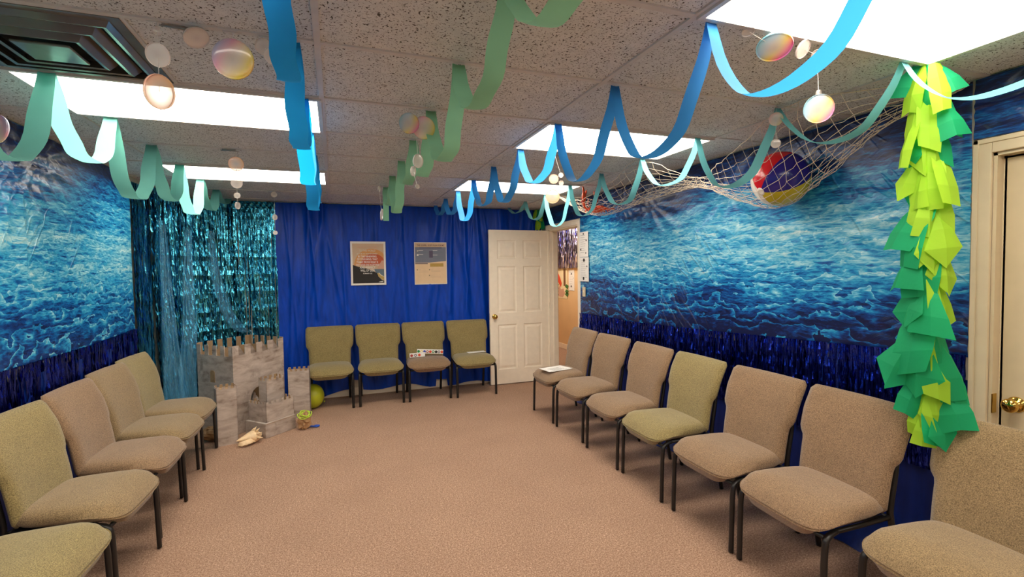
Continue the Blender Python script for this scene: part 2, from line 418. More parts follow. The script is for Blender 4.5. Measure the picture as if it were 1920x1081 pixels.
for i in range(len(xs)-1):
    for j in range(len(ys)-1):
        k = j-9 if j > 0 else -99
        if (i, k) in LIGHTS: continue
        x0, x1, y0, y1 = xs[i], xs[i+1], ys[j], ys[j+1]
        if i == 1 and k == -1: x0 = -.65          # the other half holds the air vent
        key = (round(x1-x0, 3), round(y1-y0, 3))
        if key not in tile_me: tile_me[key] = MB().bb((-key[0]/2+.008, -key[1]/2+.008, .004), (key[0]/2-.008, key[1]/2-.008, .02)).mesh('ceiling_tile', 'tile')
        link('ceiling_tile', tile_me[key], ce).location = ((x0+x1)/2, (y0+y1)/2, CEIL)
MB().bb((-.662, 1.982, CEIL-.003), (-.638, 2.568, CEIL+.02)).build('cross_tee', 'tee', ce)
# troffers
lab = {(1,0): 'long lit ceiling panel just behind the air vent', (1,3): 'lit ceiling panel nearest the foil curtain corner', (1,-3): 'added unseen ceiling panel above the near left chairs',
       (3,-3): 'largest lit ceiling panel, beside the green tissue garland', (3,0): 'middle lit ceiling panel on the right, over the azure streamer', (3,3): 'small lit ceiling panel nearest the open white door',
       (1,-6): 'added unseen ceiling panel behind the viewer on the left', (3,-6): 'added unseen ceiling panel behind the viewer on the right'}
dif = MB().bbox((-.586, -.281, -.006), (.586, .281, .006), .004).mesh('diffuser', 'lamp')
fb = MB()
for a, c in (((-.608,-.303,-.008),(.608,-.283,.02)), ((-.608,.283,-.008),(.608,.303,.02)), ((-.608,-.283,-.008),(-.588,.283,.02)), ((.588,-.283,-.008),(.608,.283,.02))): fb.bb(a, c)
frm = fb.mesh('frame', 'tee')
for (i, k) in LIGHTS:
    t = thing('ceiling_light', lab[(i,k)], 'light', (GX-.61+1.22*(i-1), GY+.61*k+.305, CEIL-.006), 0, 'recessed ceiling panels')
    link('frame', frm, t); link('diffuser', dif, t)
t = thing('ceiling_light', 'lit ceiling panel in the hallway beyond the open door', 'light', (3.6, 8.2, CEIL), PI/2, 'recessed ceiling panels'); link('frame', frm, t); link('diffuser', dif, t)
# air vent: nested louvres behind a clear deflector
t = thing('air_vent', 'dark square ceiling air vent with nested louvres', 'vent', (-.956, 2.275, CEIL))
MB().bb((-.30,-.29,.012),(.30,.29,.02)).build('throat', 'ventdark', t)
b = MB()
for a, c in (((-.304,-.293,-.006),(.304,-.262,.01)), ((-.304,.262,-.006),(.304,.293,.01)), ((-.304,-.262,-.006),(-.27,.262,.01)), ((.27,-.262,-.006),(.304,.262,.01))): b.bb(a, c)
b.build('frame', 'ventmetal', t)
for q, (r0, r1, z0, z1) in enumerate(((.235,.262,-.022,.008), (.175,.205,-.030,.004), (.115,.145,-.036,.0), (.0,.085,-.036,-.03))):
    b = MB()
    ring = [[(sx*r*1.02, sy*r, z) for sx, sy in ((-1,-1),(1,-1),(1,1),(-1,1),(-1,-1))] for r, z in ((r0+.012, z0), (r0, z0+.002), (r1-.008, z1), (r1+.004, z1-.002), (r0+.012, z0))] if q < 3 else None
    if ring: b.grid(ring, False)
    else: b.bbox((-.085,-.08,-.04),(.085,.08,-.03), .004)
    b.build('louvre', 'ventmetal', t)
# trims
def casing(name, y0, y1, zt, mat, wd=.068, thick=.018):
    b = MB()
    for x0, x1 in ((XR-thick, XR), (XR+.12, XR+.12+thick)):
        b.bbox((x0, y0-wd, 0), (x1, y0, zt+wd), .004).bbox((x0, y1, 0), (x1, y1+wd, zt+wd), .004).bbox((x0, y0, zt), (x1, y1, zt+wd), .004)
        xf = x0-.006 if x0 < XR else x1+.006; xi = x0+.001 if x0 < XR else x1-.001
        b.bbox((min(xf,xi), y0-wd, 0), (max(xf,xi), y0-wd+.022, zt+wd), .003).bbox((min(xf,xi), y1+wd-.022, 0), (max(xf,xi), y1+wd, zt+wd), .003).bbox((min(xf,xi), y0-wd, zt+wd-.022), (max(xf,xi), y1+wd, zt+wd), .003)
    b.bb((XR, y0-.001, 0), (XR+.12, y0+.014, zt)).bb((XR, y1-.014, 0), (XR+.12, y1+.001, zt)).bb((XR, y0, zt-.014), (XR+.12, y1, zt))
    b.bb((XR+.05, y0+.014, 0), (XR+.07, y0+.026, zt-.014)).bb((XR+.05, y1-.026, 0), (XR+.07, y1-.014, zt-.014)).bb((XR+.05, y0+.014, zt-.026), (XR+.07, y1-.014, zt-.014))
    o = b.build(name, mat); tag(o, kind='structure'); return o
casing('trim_1', D1a, D1b, D1z, 'white')
c2 = casing('trim_2', D2a, D2b, D2z, 'creamtrim')
MB().bbox((XR-.002, D2b-.017, .885), (XR+.03, D2b-.012, .975), .001).build('strike_plate', 'brass', c2)
# six panel door, standing open along the back wall
def door_leaf(name, W, Hh, mat, panels=True):
    t = bpy.data.objects.new(name, None); col.objects.link(t); t['kind'] = 'structure'
    T = .036; b = MB()
    st, mid = .115, .10; pw = (W-2*st-mid)/2
    rows = ((.2, .82), (.98, 1.62), (1.72, 1.98)) if panels else ()
    if panels:
        for x0, x1 in ((0, st), (st+pw, st+pw+mid), (W-st, W)): b.bb((x0, 0, 0), (x1, T, Hh))
        zs = [0] + [z for r in rows for z in r] + [Hh]
        for i in range(0, len(zs), 2):
            for x0 in (st, st+pw+mid): b.bb((x0, 0, zs[i]), (x0+pw, T, zs[i+1]))
    else: b.bbox((0, 0, 0), (W, T, Hh), .002)
    b.build('leaf', mat, t)
    for z0, z1 in rows:
        for x0 in (st, st+pw+mid):
            p = MB(); x1 = x0+pw
            for y, s in ((0, 1), (T, -1)):
                R3 = []
                for ins, d in ((0, 0), (.012, .010), (.026, .010), (.05, .003)):
                    R3.append([(x0+ins, y+s*d, z0+ins), (x1-ins, y+s*d, z0+ins), (x1-ins, y+s*d, z1-ins), (x0+ins, y+s*d, z1-ins), (x0+ins, y+s*d, z0+ins)])
                p.grid(R3, False); p.add(R3[-1][:4], [(0,1,2,3)])
            p.build('panel', mat, t)
    return t
def knob(parent, x, y, z, s, mat='brass', sz=1.0):
    m = Matrix.Translation((x, y, z)) @ Matrix.Rotation(-s*PI/2, 4, 'X')
    k = MB().lathe([(0,0),(.034*sz,0),(.034*sz,.003),(.028*sz,.008),(.013*sz,.012),(.012*sz,.03),(.02*sz,.036),(.029*sz,.046),(.030*sz,.056),(.024*sz,.066),(.0,.07)], 24, m)
    return k.build('door_knob', mat, parent)
d1 = door_leaf('door_1', .885, 2.115, 'white'); tag(d1, 'white six panel door standing open along the blue back wall')
d1.location = (1.963, 6.252, .012)
knob(d1, .065, 0, .935, -1); knob(d1, .065, .036, .935, 1)
MB().bb((-.0015, .008, .89), (.001, .028, .98)).build('latch_plate', 'steel', d1)
for z in (.25, 1.06, 1.86): MB().tube([(.887, -.004, z-.045), (.887, -.004, z+.045)], .006, 8).build('hinge', 'black', d1)
d2 = door_leaf('door_2', .885, 2.06, 'cream', False); tag(d2, 'plain cream door with a brass knob, shut')
d2.location = (XR+.05, D2b-.016, .01); d2.rotation_euler = (0, 0, -PI/2)
knob(d2, .062, 0, .925, -1, sz=1.05)

# ================================================================== WALL COVERINGS
def creases(y, z, pts):
    """radiating folds where the film is pulled up"""
    d = 0
    for (cy, cz, amp, rad, n, ph) in pts:
        r = math.hypot(y-cy, z-cz); a = math.atan2(z-cz, y-cy)
        d += amp*math.exp(-r/rad)*math.sin(n*a+ph+3*math.sin(2*a))*min(1, r/.08)
    return d
def wall_film(name, x, side, y0, y1, zb, zt, mat, label, cat, pulls=(), seams=(), res=.022, amp=.004):
    nu = max(2, int((y1-y0)/res)); nv = max(2, int(1.4/res)); P = []
    for i in range(nu+1):
        y = lerp(y0, y1, i/nu); b0 = zb(y); row = []
        for j in range(nv+1):
            z = lerp(b0, zt, j/nv)
            d = .007 + amp*(math.sin(y*5.1+1.3*math.sin(z*3)) + .6*math.sin(z*7+y*2.3))*.5 + creases(y, z, pulls)
            for (sy, sw, sd) in seams: d += sd*math.exp(-((y-sy-.03*math.sin(z*2))/sw)**2)
            row.append((x-side*max(.002, d), y, z))
        P.append(row)
    o = MB().grid(P).build(name, mat); tag(o, label, cat); return o
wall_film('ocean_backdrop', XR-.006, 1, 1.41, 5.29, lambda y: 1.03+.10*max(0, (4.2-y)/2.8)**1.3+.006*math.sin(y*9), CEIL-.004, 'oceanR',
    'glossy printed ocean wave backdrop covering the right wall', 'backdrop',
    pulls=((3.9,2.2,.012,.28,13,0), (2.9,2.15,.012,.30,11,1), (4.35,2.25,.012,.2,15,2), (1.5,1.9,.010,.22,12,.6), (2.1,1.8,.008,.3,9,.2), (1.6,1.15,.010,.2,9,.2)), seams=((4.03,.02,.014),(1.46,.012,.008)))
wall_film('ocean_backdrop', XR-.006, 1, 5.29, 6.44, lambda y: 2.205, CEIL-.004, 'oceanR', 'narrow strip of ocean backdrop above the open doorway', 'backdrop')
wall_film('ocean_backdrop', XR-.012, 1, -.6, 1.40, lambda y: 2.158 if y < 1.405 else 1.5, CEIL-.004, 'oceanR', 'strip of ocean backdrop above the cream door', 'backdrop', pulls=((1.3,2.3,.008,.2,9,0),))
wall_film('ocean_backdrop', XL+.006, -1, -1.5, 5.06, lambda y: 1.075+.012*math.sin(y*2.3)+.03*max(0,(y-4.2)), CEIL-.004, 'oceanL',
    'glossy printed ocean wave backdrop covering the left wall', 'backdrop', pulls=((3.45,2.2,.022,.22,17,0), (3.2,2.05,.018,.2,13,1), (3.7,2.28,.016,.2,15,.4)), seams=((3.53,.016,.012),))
# royal blue plastic sheet with gathered folds on the back wall
def drape(name, mat, label, P): o = MB().grid(P).build(name, mat); tag(o, label, 'drape'); return o
FOLD = [(-.30,.05,.035,.1), (-.12,.03,.02,-.05), (.38,.03,.02,0), (.80,.03,.022,.03), (1.32,.05,.03,-.10), (1.50,.025,.035,-.03), (1.66,.03,.045,.02), (1.84,.03,.035,.05), (2.2,.05,.03,0)]
_rf = random.Random(31); FOLD2 = [(_rf.uniform(-.6, 2.7), _rf.uniform(.012, .03), _rf.uniform(.006, .016), _rf.uniform(-.18, .18)) for _ in range(26)]
P = []
nx, nz = 300, 60
for i in range(nx+1):
    x = lerp(-.66, 2.82, i/nx); row = []
    zb = .05+.035*math.sin(x*3.1)+.03*math.sin(x*7.7+1) - (.0 if not (.15 < x < .3 or 1.25 < x < 1.4) else -.12)
    zb = max(.02, zb)
    for j in range(nz+1):
        v = j/nz; z = lerp(zb, CEIL-.006, v); d = .03+.006*math.sin(x*4.3+z*2.1)+.004*math.sin(x*11+z*4)
        for (fx, fw, fa, fs) in FOLD:
            c = fx+fs*(CEIL-z)*1.3; wd = fw*(1+.7*(1-v))
            d += fa*math.exp(-((x-c)/wd)**2)*(.55+.45*v) - .3*fa*math.exp(-((x-c-1.9*wd)/wd)**2)
        for (fx, fw, fa, fs) in FOLD2: d += fa*math.exp(-((x-fx-fs*(CEIL-z))/fw)**2)
        d += .03*max(0, (.35-z)/.35)*(.5+.5*math.sin(x*9))
        d = max(.018, min(.10 if z > 1 or x > 1.95 else .045, d))
        if .16 < x < 1.45 and 1.39 < z < 1.98: d = min(d, .05)
        row.append((x, YB-d, z))
    P.append(row)
drape('plastic_drape', 'bluefilm', 'royal blue plastic sheet hanging in folds on the back wall', P)
# navy sheets under the foil skirts on both side walls, pooling on the carpet
def under_sheet(name, side, x, y0, y1, label, pool):
    P = []; n = int((y1-y0)/.03)
    for i in range(n+1):
        y = lerp(y0, y1, i/n); row = []
        for j in range(31):
            z = lerp(.0, 1.02, j/30)
            d = .012+.010*math.sin(y*13+.8*math.sin(z*4))+.008*math.sin(y*29+z*3)
            d += pool*max(0, (.3-z)/.3)**2*(.8+.3*math.sin(y*4))
            row.append((x-side*max(.004, d), y, max(.004+.004*math.sin(y*17), z)))
        P.append(row)
    return drape(name, 'navyfilm', label, P)
under_sheet('plastic_sheet', 1, XR-.002, 1.41, 5.28, 'navy plastic sheet below the foil skirt on the right wall', .16)
under_sheet('plastic_sheet', -1, XL+.002, -1.5, 5.05, 'navy plastic sheet below the foil skirt on the left wall', .03)

def strips(path, zt_fn, zb_fn, wd, layers, segs, twist, kink=0, gap=.0, seed=1, flare=None, wave=.006):
    """hanging foil strips along a horizontal path: list of (x, y, nx, ny)"""
    rn = random.Random(seed); b = MB()
    for L in range(layers):
        s = rn.random()*wd
        tot = [0]
        for p, q in zip(path, path[1:]): tot.append(tot[-1]+math.hypot(q[0]-p[0], q[1]-p[1]))
        while s < tot[-1]:
            i = max(k for k in range(len(tot)) if tot[k] <= s+1e-9); i = min(i, len(path)-2)
            t = (s-tot[i])/max(1e-6, tot[i+1]-tot[i]); p, q = path[i], path[i+1]
            x, y = lerp(p[0], q[0], t), lerp(p[1], q[1], t)
            nx, ny = lerp(p[2], q[2], t), lerp(p[3], q[3], t); ll = math.hypot(nx, ny); nx /= ll; ny /= ll
            tx, ty = -ny, nx
            zt, zb = zt_fn(s/tot[-1]), zb_fn(s/tot[-1])-rn.random()*.03
            a = rn.uniform(-1, 1)*twist*.5; row = []; off = .004+L*.006+rn.random()*.008; dr = 0
            for j in range(segs+1):
                z = lerp(zt, zb, j/segs)
                a = a*.75 + rn.gauss(0, twist*.45)
                dr += rn.gauss(0, .0012)
                fl_ = flare(s/tot[-1], (zt-z)/(zt-zb)) if flare else (0, 0)
                kk = (.004 if kink and abs((z/kink) % 1-.5) < .12 else 0)+rn.gauss(0, wave)
                cx = x+nx*(off+kk+fl_[0])+tx*(dr+fl_[1]); cy = y+ny*(off+kk+fl_[0])+ty*(dr+fl_[1])
                ex, ey = tx*math.cos(a)+nx*math.sin(a), ty*math.cos(a)+ny*math.sin(a)
                h = wd*.55
                row.append([(cx-ex*h, cy-ey*h, z), (cx+ex*h, cy+ey*h, z+rn.gauss(0, .001))])
            b.grid(row, False)
            s += wd*(1+gap)*rn.uniform(.8, 1.2)
    return b
b = strips([(XR-.02, 5.28, -1, 0), (XR-.02, 1.41, -1, 0)], lambda s: 1.03+.10*max(0, (4.2-(5.28-3.87*s))/2.8)**1.3+.012, lambda s: .56, .012, 2, 12, .5, seed=3, wave=.003)
o = b.build('foil_skirt', 'foilnavy'); tag(o, 'dark blue metallic foil fringe along the right wall below the waves', 'fringe', kind='stuff')
b = strips([(XL+.012, -.6, 1, 0), (XL+.012, 5.05, 1, 0)], lambda s: 1.09+.03*max(0, (-.6+5.65*s)-4.2), lambda s: .56, .013, 2, 12, .5, seed=4, wave=.003)
o = b.build('foil_skirt', 'foilnavy'); tag(o, 'dark blue metallic foil fringe along the left wall below the waves', 'fringe', kind='stuff')
# teal foil curtain filling the back left corner
def curtain(path, zt, zb, seed, label, flare=None, tw=.38, wave=.002):
    b = strips(path, lambda s: zt, lambda s: zb, .013, 2, 46, tw, kink=.21, seed=seed, flare=flare, wave=wave)
    o = b.build('foil_curtain', 'foilteal'); tag(o, label, 'curtain', 'teal foil curtains', 'stuff'); return o
curtain([(XL+.02, 5.06, 1, -.1), (XL+.03, 5.42, 1, -.2)], CEIL-.05, .12, 11, 'narrow teal foil fringe curtain on the left wall beside the waves')
arc = []
for k in range(13):
    a = lerp(0, PI/2, k/12); e = .30
    arc.append((XL+.05+.5*(1-math.cos(a))*1.0, 5.42+1.0*math.sin(a)-.02, lerp(1, .1, k/12), lerp(-.2, -1, k/12)))
curtain(arc, CEIL-.04, .03, 12, 'wide teal foil fringe curtain across the corner behind the castle', flare=lambda s, v: (.02*math.sin(s*25)+.16*v**2.5*math.exp(-((s-.45)/.3)**2), .05*v*v), tw=.6, wave=.0045)
curtain([(-1.13, YB-.02, 0, -1), (-.655, YB-.02, 0, -1)], CEIL-.06, .55, 13, 'bright teal foil fringe curtain beside the royal blue drape')
o = MB().grid([[(-1.15+.5*i/24, YB-.035-.012*math.sin(i*2.1+j*1.7)-.004*j, CEIL-.005-.02*j) for j in range(5)] for i in range(25)], False).build('foil_header', 'foilteal'); tag(o, 'crumpled foil top band of the bright teal curtain', 'foil band')
# pale cellophane running down the curtain like a waterfall
t = thing('cellophane_waterfall', 'pale blue clear plastic drape streaming down over the teal foil curtain', 'drape', (-1.2, 5.75, 0))
def stream(keys, seed):
    rn = random.Random(seed); rows = []
    cl = cr([k[:3] for k in keys], 10); ws = cr([(k[3], 0, 0) for k in keys], 10)
    ph = rn.random()*6
    for i, (c, wv) in enumerate(zip(cl, ws)):
        r = []
        for j in range(15):
            u = j/14-.5
            d = .028*math.sin(u*26+ph+.25*i)+.012*math.sin(u*61+i*.5)
            r.append((c.x+u*wv.x*.86+d*.45, c.y+u*wv.x*.5-d*.85, c.z+.01*math.sin(u*30+i)))
        rows.append(r)
    b = MB(); b.grid([[(p[0]+1.2, p[1]-5.75, p[2]) for p in r] for r in rows]); return b.build('stream', 'cello', t)
stream([(-1.54,5.50,2.1,.05), (-1.52,5.47,1.5,.09), (-1.49,5.43,1.0,.13), (-1.46,5.38,.5,.18), (-1.44,5.34,.12,.22), (-1.42,5.30,.03,.26)], 2)
stream([(-1.40,5.80,2.05,.06), (-1.41,5.77,1.5,.10), (-1.41,5.74,1.0,.14), (-1.42,5.68,.55,.16), (-1.42,5.62,.15,.16), (-1.42,5.58,.03,.16)], 5)
stream([(-1.26,6.08,2.05,.05), (-1.23,6.10,1.6,.09), (-1.16,6.16,1.2,.12), (-1.06,6.22,.98,.14), (-.96,6.27,.90,.12)], 9)

# ================================================================== CHAIRS
def chair_meshes():
    D = {}
    # seat: thick cushion with waterfall front, narrower towards the back, front lip dropping between the legs
    n, m = 40, 10; top, bot = [], []
    def outline(a):
        e = 2/5.0
        x = math.copysign(abs(math.cos(a))**e, math.cos(a)); y = math.copysign(abs(math.sin(a))**e, math.sin(a))
        yy = -.055+y*.24; hw = lerp(.277, .240, (yy+.295)/.48)
        return x*hw, yy
    for k in range(n):
        a = 2*PI*k/n; ox, oy = outline(a); rt, rb = [], []
        for j in range(m+1):
            d = 1-j/m; x, y = ox*d, -.055+(oy+.055)*d
            h = (1-d**6.5)**(1/2.6)
            fr = max(0, (-y-.12)/.17)                     # 0 inside .. 1 at the front edge
            sag = -.045*fr**2
            rt.append((x, y, .447+.044*h+.016*(1-d*d)+sag))
            lip = max(0, 1-(abs(x)/.205)**8) if abs(x) < .205 else 0
            rb.append((x, y, .447-.036*h+sag*.7-.05*lip*min(1, max(0, fr*1.8))*h))
        top.append(rt); bot.append(rb)
    b = MB().grid(top, True, True).grid(bot, True, True); D['seat'] = b
    # back: wide shoulders, waisted lower part, top edge rolling backwards
    nu, nv = 16, 22; F_, B_ = [], []
    def wid(z):
        if z > .69: return lerp(.270, .276, min(1, (z-.69)/.1)) - (0 if z < .885 else .022*((z-.885)/.03)**2.5)
        if z > .635: t = (z-.635)/.055; t = t*t*(3-2*t); return lerp(.241, .270, t)
        return lerp(.236, .241, (z-.43)/.205) - (.018 if z < .436 else 0)
    for i in range(nu+1):
        u = i/nu*2-1; fr, br = [], []
        for j in range(nv+1):
            v = j/nv; z = .425+.490*v
            hw = wid(z); x = u*hw
            y0 = .150+.110*v+.05*max(0, v-.72)**1.5*3.6 - .022*math.sin(min(1, v*1.15)*PI)*.6
            y0 += -.022*u*u*.8
            ed = (1-abs(u)**6)**.5 if abs(u) < 1 else 0
            ve = min(1, max(0, v/.06))**.5*min(1, max(0, (1-v)/.07))**.5
            th = .006+.030*ed*ve
            fr.append((x, y0-th, z)); br.append((x, y0+th*.75, z))
        F_.append(fr); B_.append(br)
    b = MB().grid(F_).grid(B_)
    rim = [F_[i][0] for i in range(nu+1)]; 
    b.grid([[F_[i][0] for i in range(nu+1)], [B_[i][0] for i in range(nu+1)]]); b.grid([[F_[i][-1] for i in range(nu+1)], [B_[i][-1] for i in range(nu+1)]])
    b.grid([F_[0], B_[0]]); b.grid([F_[-1], B_[-1]]); D['backrest'] = b
    for s in (-1, 1):
        D['leg_f%d' % s] = MB().tube(cr([(s*.250,-.255,.006),(s*.250,-.25,.2),(s*.250,-.244,.345),(s*.246,-.225,.385),(s*.240,-.17,.402)], 5), .0155, 8, .8)
        D['leg_r%d' % s] = MB().tube(cr([(s*.222,.262,.006),(s*.222,.225,.2),(s*.222,.185,.38),(s*.222,.178,.45),(s*.222,.205,.62),(s*.215,.215,.70)], 5), .0155, 8, .8)
    b = MB()
    for s in (-1, 1): b.tube([(s*.240,-.18,.400),(s*.232,0,.400),(s*.222,.178,.402)], .011, 8)
    b.tube([(-.245,-.228,.378),(.245,-.228,.378)], .010, 8); b.tube([(-.222,.17,.40),(.222,.17,.40)], .010, 8)
    b.box((0,-.02,.405), (.42,.34,.012)); D['seat_frame'] = b
    return D
CD = chair_meshes(); CM = {}
def cmesh(part, mat):
    if (part, mat) not in CM: CM[(part, mat)] = CD[part].mesh(part, mat)
    return CM[(part, mat)]
def chair(x, y, rz, seatm, backm, label, group):
    t = thing('stacking_chair', label, 'chair', (x, y, 0), rz, group)
    link('seat', cmesh('seat', seatm), t); link('backrest', cmesh('backrest', backm), t)
    for s in (-1, 1): link('leg', cmesh('leg_f%d' % s, 'black'), t); link('leg', cmesh('leg_r%d' % s, 'black'), t)
    link('seat_frame', cmesh('seat_frame', 'black'), t); return t
GR, GB, GL = 'row of chairs along the right wall', 'row of chairs along the back wall', 'row of chairs along the left wall'
RC = [(4.70,'taupe','taupe','taupe chair nearest the open door, papers on its seat'), (4.112,'taupe','taupe','second taupe chair from the open door on the right wall'),
      (3.505,'taupe','taupe','taupe chair on the right, just beyond the olive-backed one'), (2.935,'olive','olive','olive chair standing among the taupe chairs on the right'),
      (2.325,'taupe','taupe','taupe chair on the right, just nearer than the olive one'), (1.715,'taupe','taupe','taupe chair the green tissue garland hangs down beside'),
      (1.085,'tan','tan','tan chair in front of the cream door, nearest right')]
for (y, sm, bm_, lb), (cx, cy, ca) in zip(RC, ((2.315,4.711,-90), (2.317,4.114,-87.5), (2.30,3.475,-91), (2.292,2.902,-92.5), (2.276,2.285,-91.5), (2.245,1.71,-94), (2.262,1.085,-93))): chair(cx, cy, R_(ca), sm, bm_, lb, GR)
BC = [(-.065,'olive','olive','olive back wall chair beside the cardboard castle'), (.49,'olive','olive','olive back wall chair, second from the castle'),
      (1.065,'taupe','olive','back wall chair holding the picture strips'), (1.64,'olive','olive','olive back wall chair beside the white open door')]
for (x, sm, bm_, lb), (cx, cy) in zip(BC, ((-.084,6.118), (.492,6.118), (1.064,6.10), (1.645,6.065))): chair(cx, cy, -R_(.8), sm, bm_, lb, GB)
LC = [(-1.322,4.76,R_(87),'tan','olive','farthest left chair, nearest the castle'), (-1.30,4.225,R_(87),'tan','tan','left chair second from the castle'), (-1.275,3.645,R_(89),'taupe','taupe','left chair third from the castle'),
      (-1.262,3.04,R_(87),'tan','olive','olive-backed left chair just beyond the half-seen nearest one'), (-1.262,2.42,R_(88),'olive','olive','nearest left chair, only its olive seat in view')]
for x, y, rz, sm, bm_, lb in LC: chair(x, y, rz, sm, bm_, lb, GL)

# ================================================================== STREAMERS
def streamer(name, X, k0, bots, mat, label, wd=.075, seed=1, tw=.25, xj=.0, tail=None):
    rn = random.Random(seed); b = MB(); rows = []
    zt = CEIL-.012
    for q, zb in enumerate(bots):
        y0 = GY+.61*(k0+q); y1 = y0+.61; dx0 = 0; p = rn.uniform(1.9, 2.5); sk = rn.uniform(-.06, .06)
        t1, t2 = rn.gauss(0, tw), rn.gauss(0, tw); wig = rn.uniform(-xj, xj)
        n = 26
        for i in range(n+(q == len(bots)-1)):
            u = i/n; uu = min(1, max(0, u+sk*math.sin(PI*u)))
            z = zb+(zt-zb)*abs(2*uu-1)**p
            # ribbon leaves its fixing almost straight down
            y = lerp(y0, y1, .5+.5*math.copysign(abs(2*u-1)**.85, 2*u-1))
            e = 4*u*(1-u)
            a = (t1*(1-u)+t2*u)*e
            w2 = wd/2*(.72+.28*min(1, e*2.2))
            x = X+wig*e+.004*math.sin(i)
            ca, sa = math.cos(a), math.sin(a)
            rows.append([(x+o*w2*ca, y+o*w2*sa*.7, z+o*w2*sa*.6+.004*abs(o)) for o in (-1, -.33, .33, 1)])
    if tail:
        y1 = rows[-1][0][1]
        for i in range(1, 9): rows.append([(X+o*wd/2*.8, y1+.02+.01*math.sin(i), zt-tail*i/8) for o in (-1,-.33,.33,1)])
    b.grid(rows)
    o = b.build(name, mat); tag(o, label, 'streamer', 'crepe streamers looped under the ceiling'); return o
streamer('crepe_streamer', -1.105, -2, [2.05, 2.0, 2.13, 2.03, 2.11, 2.08, 2.19, 2.33], 'mint', 'pale mint crepe streamer looping along the left side of the ceiling', .082, 2, .12)
streamer('crepe_streamer', -.125, -3, [2.16, 2.2, 2.12, 2.06, 2.0, 2.12], 'sky', 'bright sky blue streamer seen edge on, left of the middle', .072, 3, .10)
streamer('crepe_streamer', .5, -4, [2.2, 2.17, 2.17, 2.10, 2.14, 2.195, 2.067, 2.2], 'sea', 'muted sea green streamer looping down the middle of the ceiling', .072, 4, .2, tail=.33)
streamer('crepe_streamer', 1.245, -4, [2.15, 2.10, 2.04, 2.05, 2.146, 2.10, 2.145, 2.08, 2.21, 2.27], 'azure', 'azure blue streamer beside the right hand light panels', .06, 5, .3)
streamer('crepe_streamer', 2.255, -4, [2.2, 2.19, 2.165, 2.06, 2.17, 2.11, 2.086, 2.04, 2.17, 2.32], 'aqua', 'pale aqua streamer nearest the right wall, by the net', .055, 6, .45)

# ================================================================== HANGING BUBBLES
def disc_mesh(r, mat):
    pr = [(0, -.10*r)] + [(r*math.sin(a), -.10*r*math.cos(a)) for a in [k*PI/16 for k in range(1, 8)]] + [(r*1.0, -.006), (r*1.03, 0), (r*1.0, .006)] + [(r*math.sin(a), .10*r*math.cos(a)) for a in [k*PI/16 for k in range(7, 0, -1)]] + [(0, .10*r)]
    return MB().lathe(pr, 28, Matrix.Rotation(PI/2, 4, 'X')).mesh('bubble', mat)
def bubbles(label, x, y, discs, hook=True, ztop=CEIL-.004):
    """a clear thread from the ceiling with printed bubbles: discs = (dx, z, radius, yaw, tilt, mat)"""
    t = thing('bubble_string', label, 'bubble ornament', (x, y, ztop), 0, 'hanging soap bubble ornaments')
    zl = min(d[1] for d in discs); b = MB()
    if hook: b.tube([(-.03,0,.0),(.03,0,.0)], .002, 5)
    prev = (0, 0)
    for dx, z, r, yaw, tilt, mt in sorted(discs, key=lambda d: -d[1]):
        b.tube([(prev[0], 0, prev[1]), (dx, 0, z-ztop)], .0011, 4); prev = (dx, z-ztop)
    b.build('thread', 'line', t)
    for dx, z, r, yaw, tilt, mt in discs:
        o = link('bubble', disc_mesh(r, mt), t); o.location = (dx, 0, z-ztop); o.rotation_euler = (R_(tilt), 0, R_(yaw))
    return t
bubbles('three bubbles on one thread at the corner of the air vent, lowest peach', -.543, 1.97, [(0,2.402,.014,10,10,'bubB'), (0,2.323,.038,-15,20,'bubB'), (0,2.200,.056,58,10,'bubC')])
bubbles('oval pearl bubble beside the metal ceiling clip', -.429, 1.97, [(0,2.398,.040,40,55,'bubB')])
bubbles('large clear bubble with a yellow edge near the vent', -.319, 1.97, [(0,2.339,.066,-5,12,'bubA')])
bubbles('two small clear bubbles touching the sky blue streamer', -.205, 1.97, [(-.016,2.397,.028,-10,25,'bubB'), (.012,2.367,.028,15,20,'bubB')])
bubbles('pinkish bubble cut off by the left edge of the view', -1.275, 2.58, [(0,2.18,.058,150,5,'bubA')])
bubbles('four bubbles on one thread before the teal foil curtain', -.62, 3.8, [(0,2.335,.048,20,10,'bubC'), (0,2.205,.036,0,10,'bubB'), (0,2.120,.020,0,5,'bubB'), (0,2.05,.024,65,5,'bubB')])
bubbles('thin string of small bubbles at the edge of the foil curtain', -.575, 5.6, [(0,2.40,.03,10,10,'bubB'), (0,2.163,.03,50,5,'bubB'), (0,2.003,.022,10,5,'bubB')])
bubbles('pair of rainbow bubbles hanging by the sea green streamer', .375, 2.52, [(0,2.335,.050,-15,15,'bubD'), (.075,2.318,.056,-15,15,'bubA')])
bubbles('white oval bubbles dangling against the sea green streamer', .418, 2.60, [(.012,2.165,.036,40,10,'bubB'), (-.015,2.11,.026,60,5,'bubB'), (.005,2.03,.012,20,5,'bubB')])
bubbles('edge on bubbles at the far end of the green streamer', .385, 4.41, [(0,2.312,.026,70,5,'bubB'), (.015,2.084,.05,78,5,'bubB')])
bubbles('cluster of peach bubbles in front of the farthest right light', 1.50, 3.19, [(0,2.232,.034,-20,10,'bubC'), (.06,2.205,.018,-20,5,'bubC'), (-.01,2.106,.050,-20,5,'bubC'), (.058,2.262,.018,-20,5,'bubB')])
bubbles('rainbow bubble lying nearly flat below the big light panel', 1.537, 1.36, [(-.125,2.422,.022,-20,70,'bubB'), (0,2.385,.060,-45,62,'bubD')])
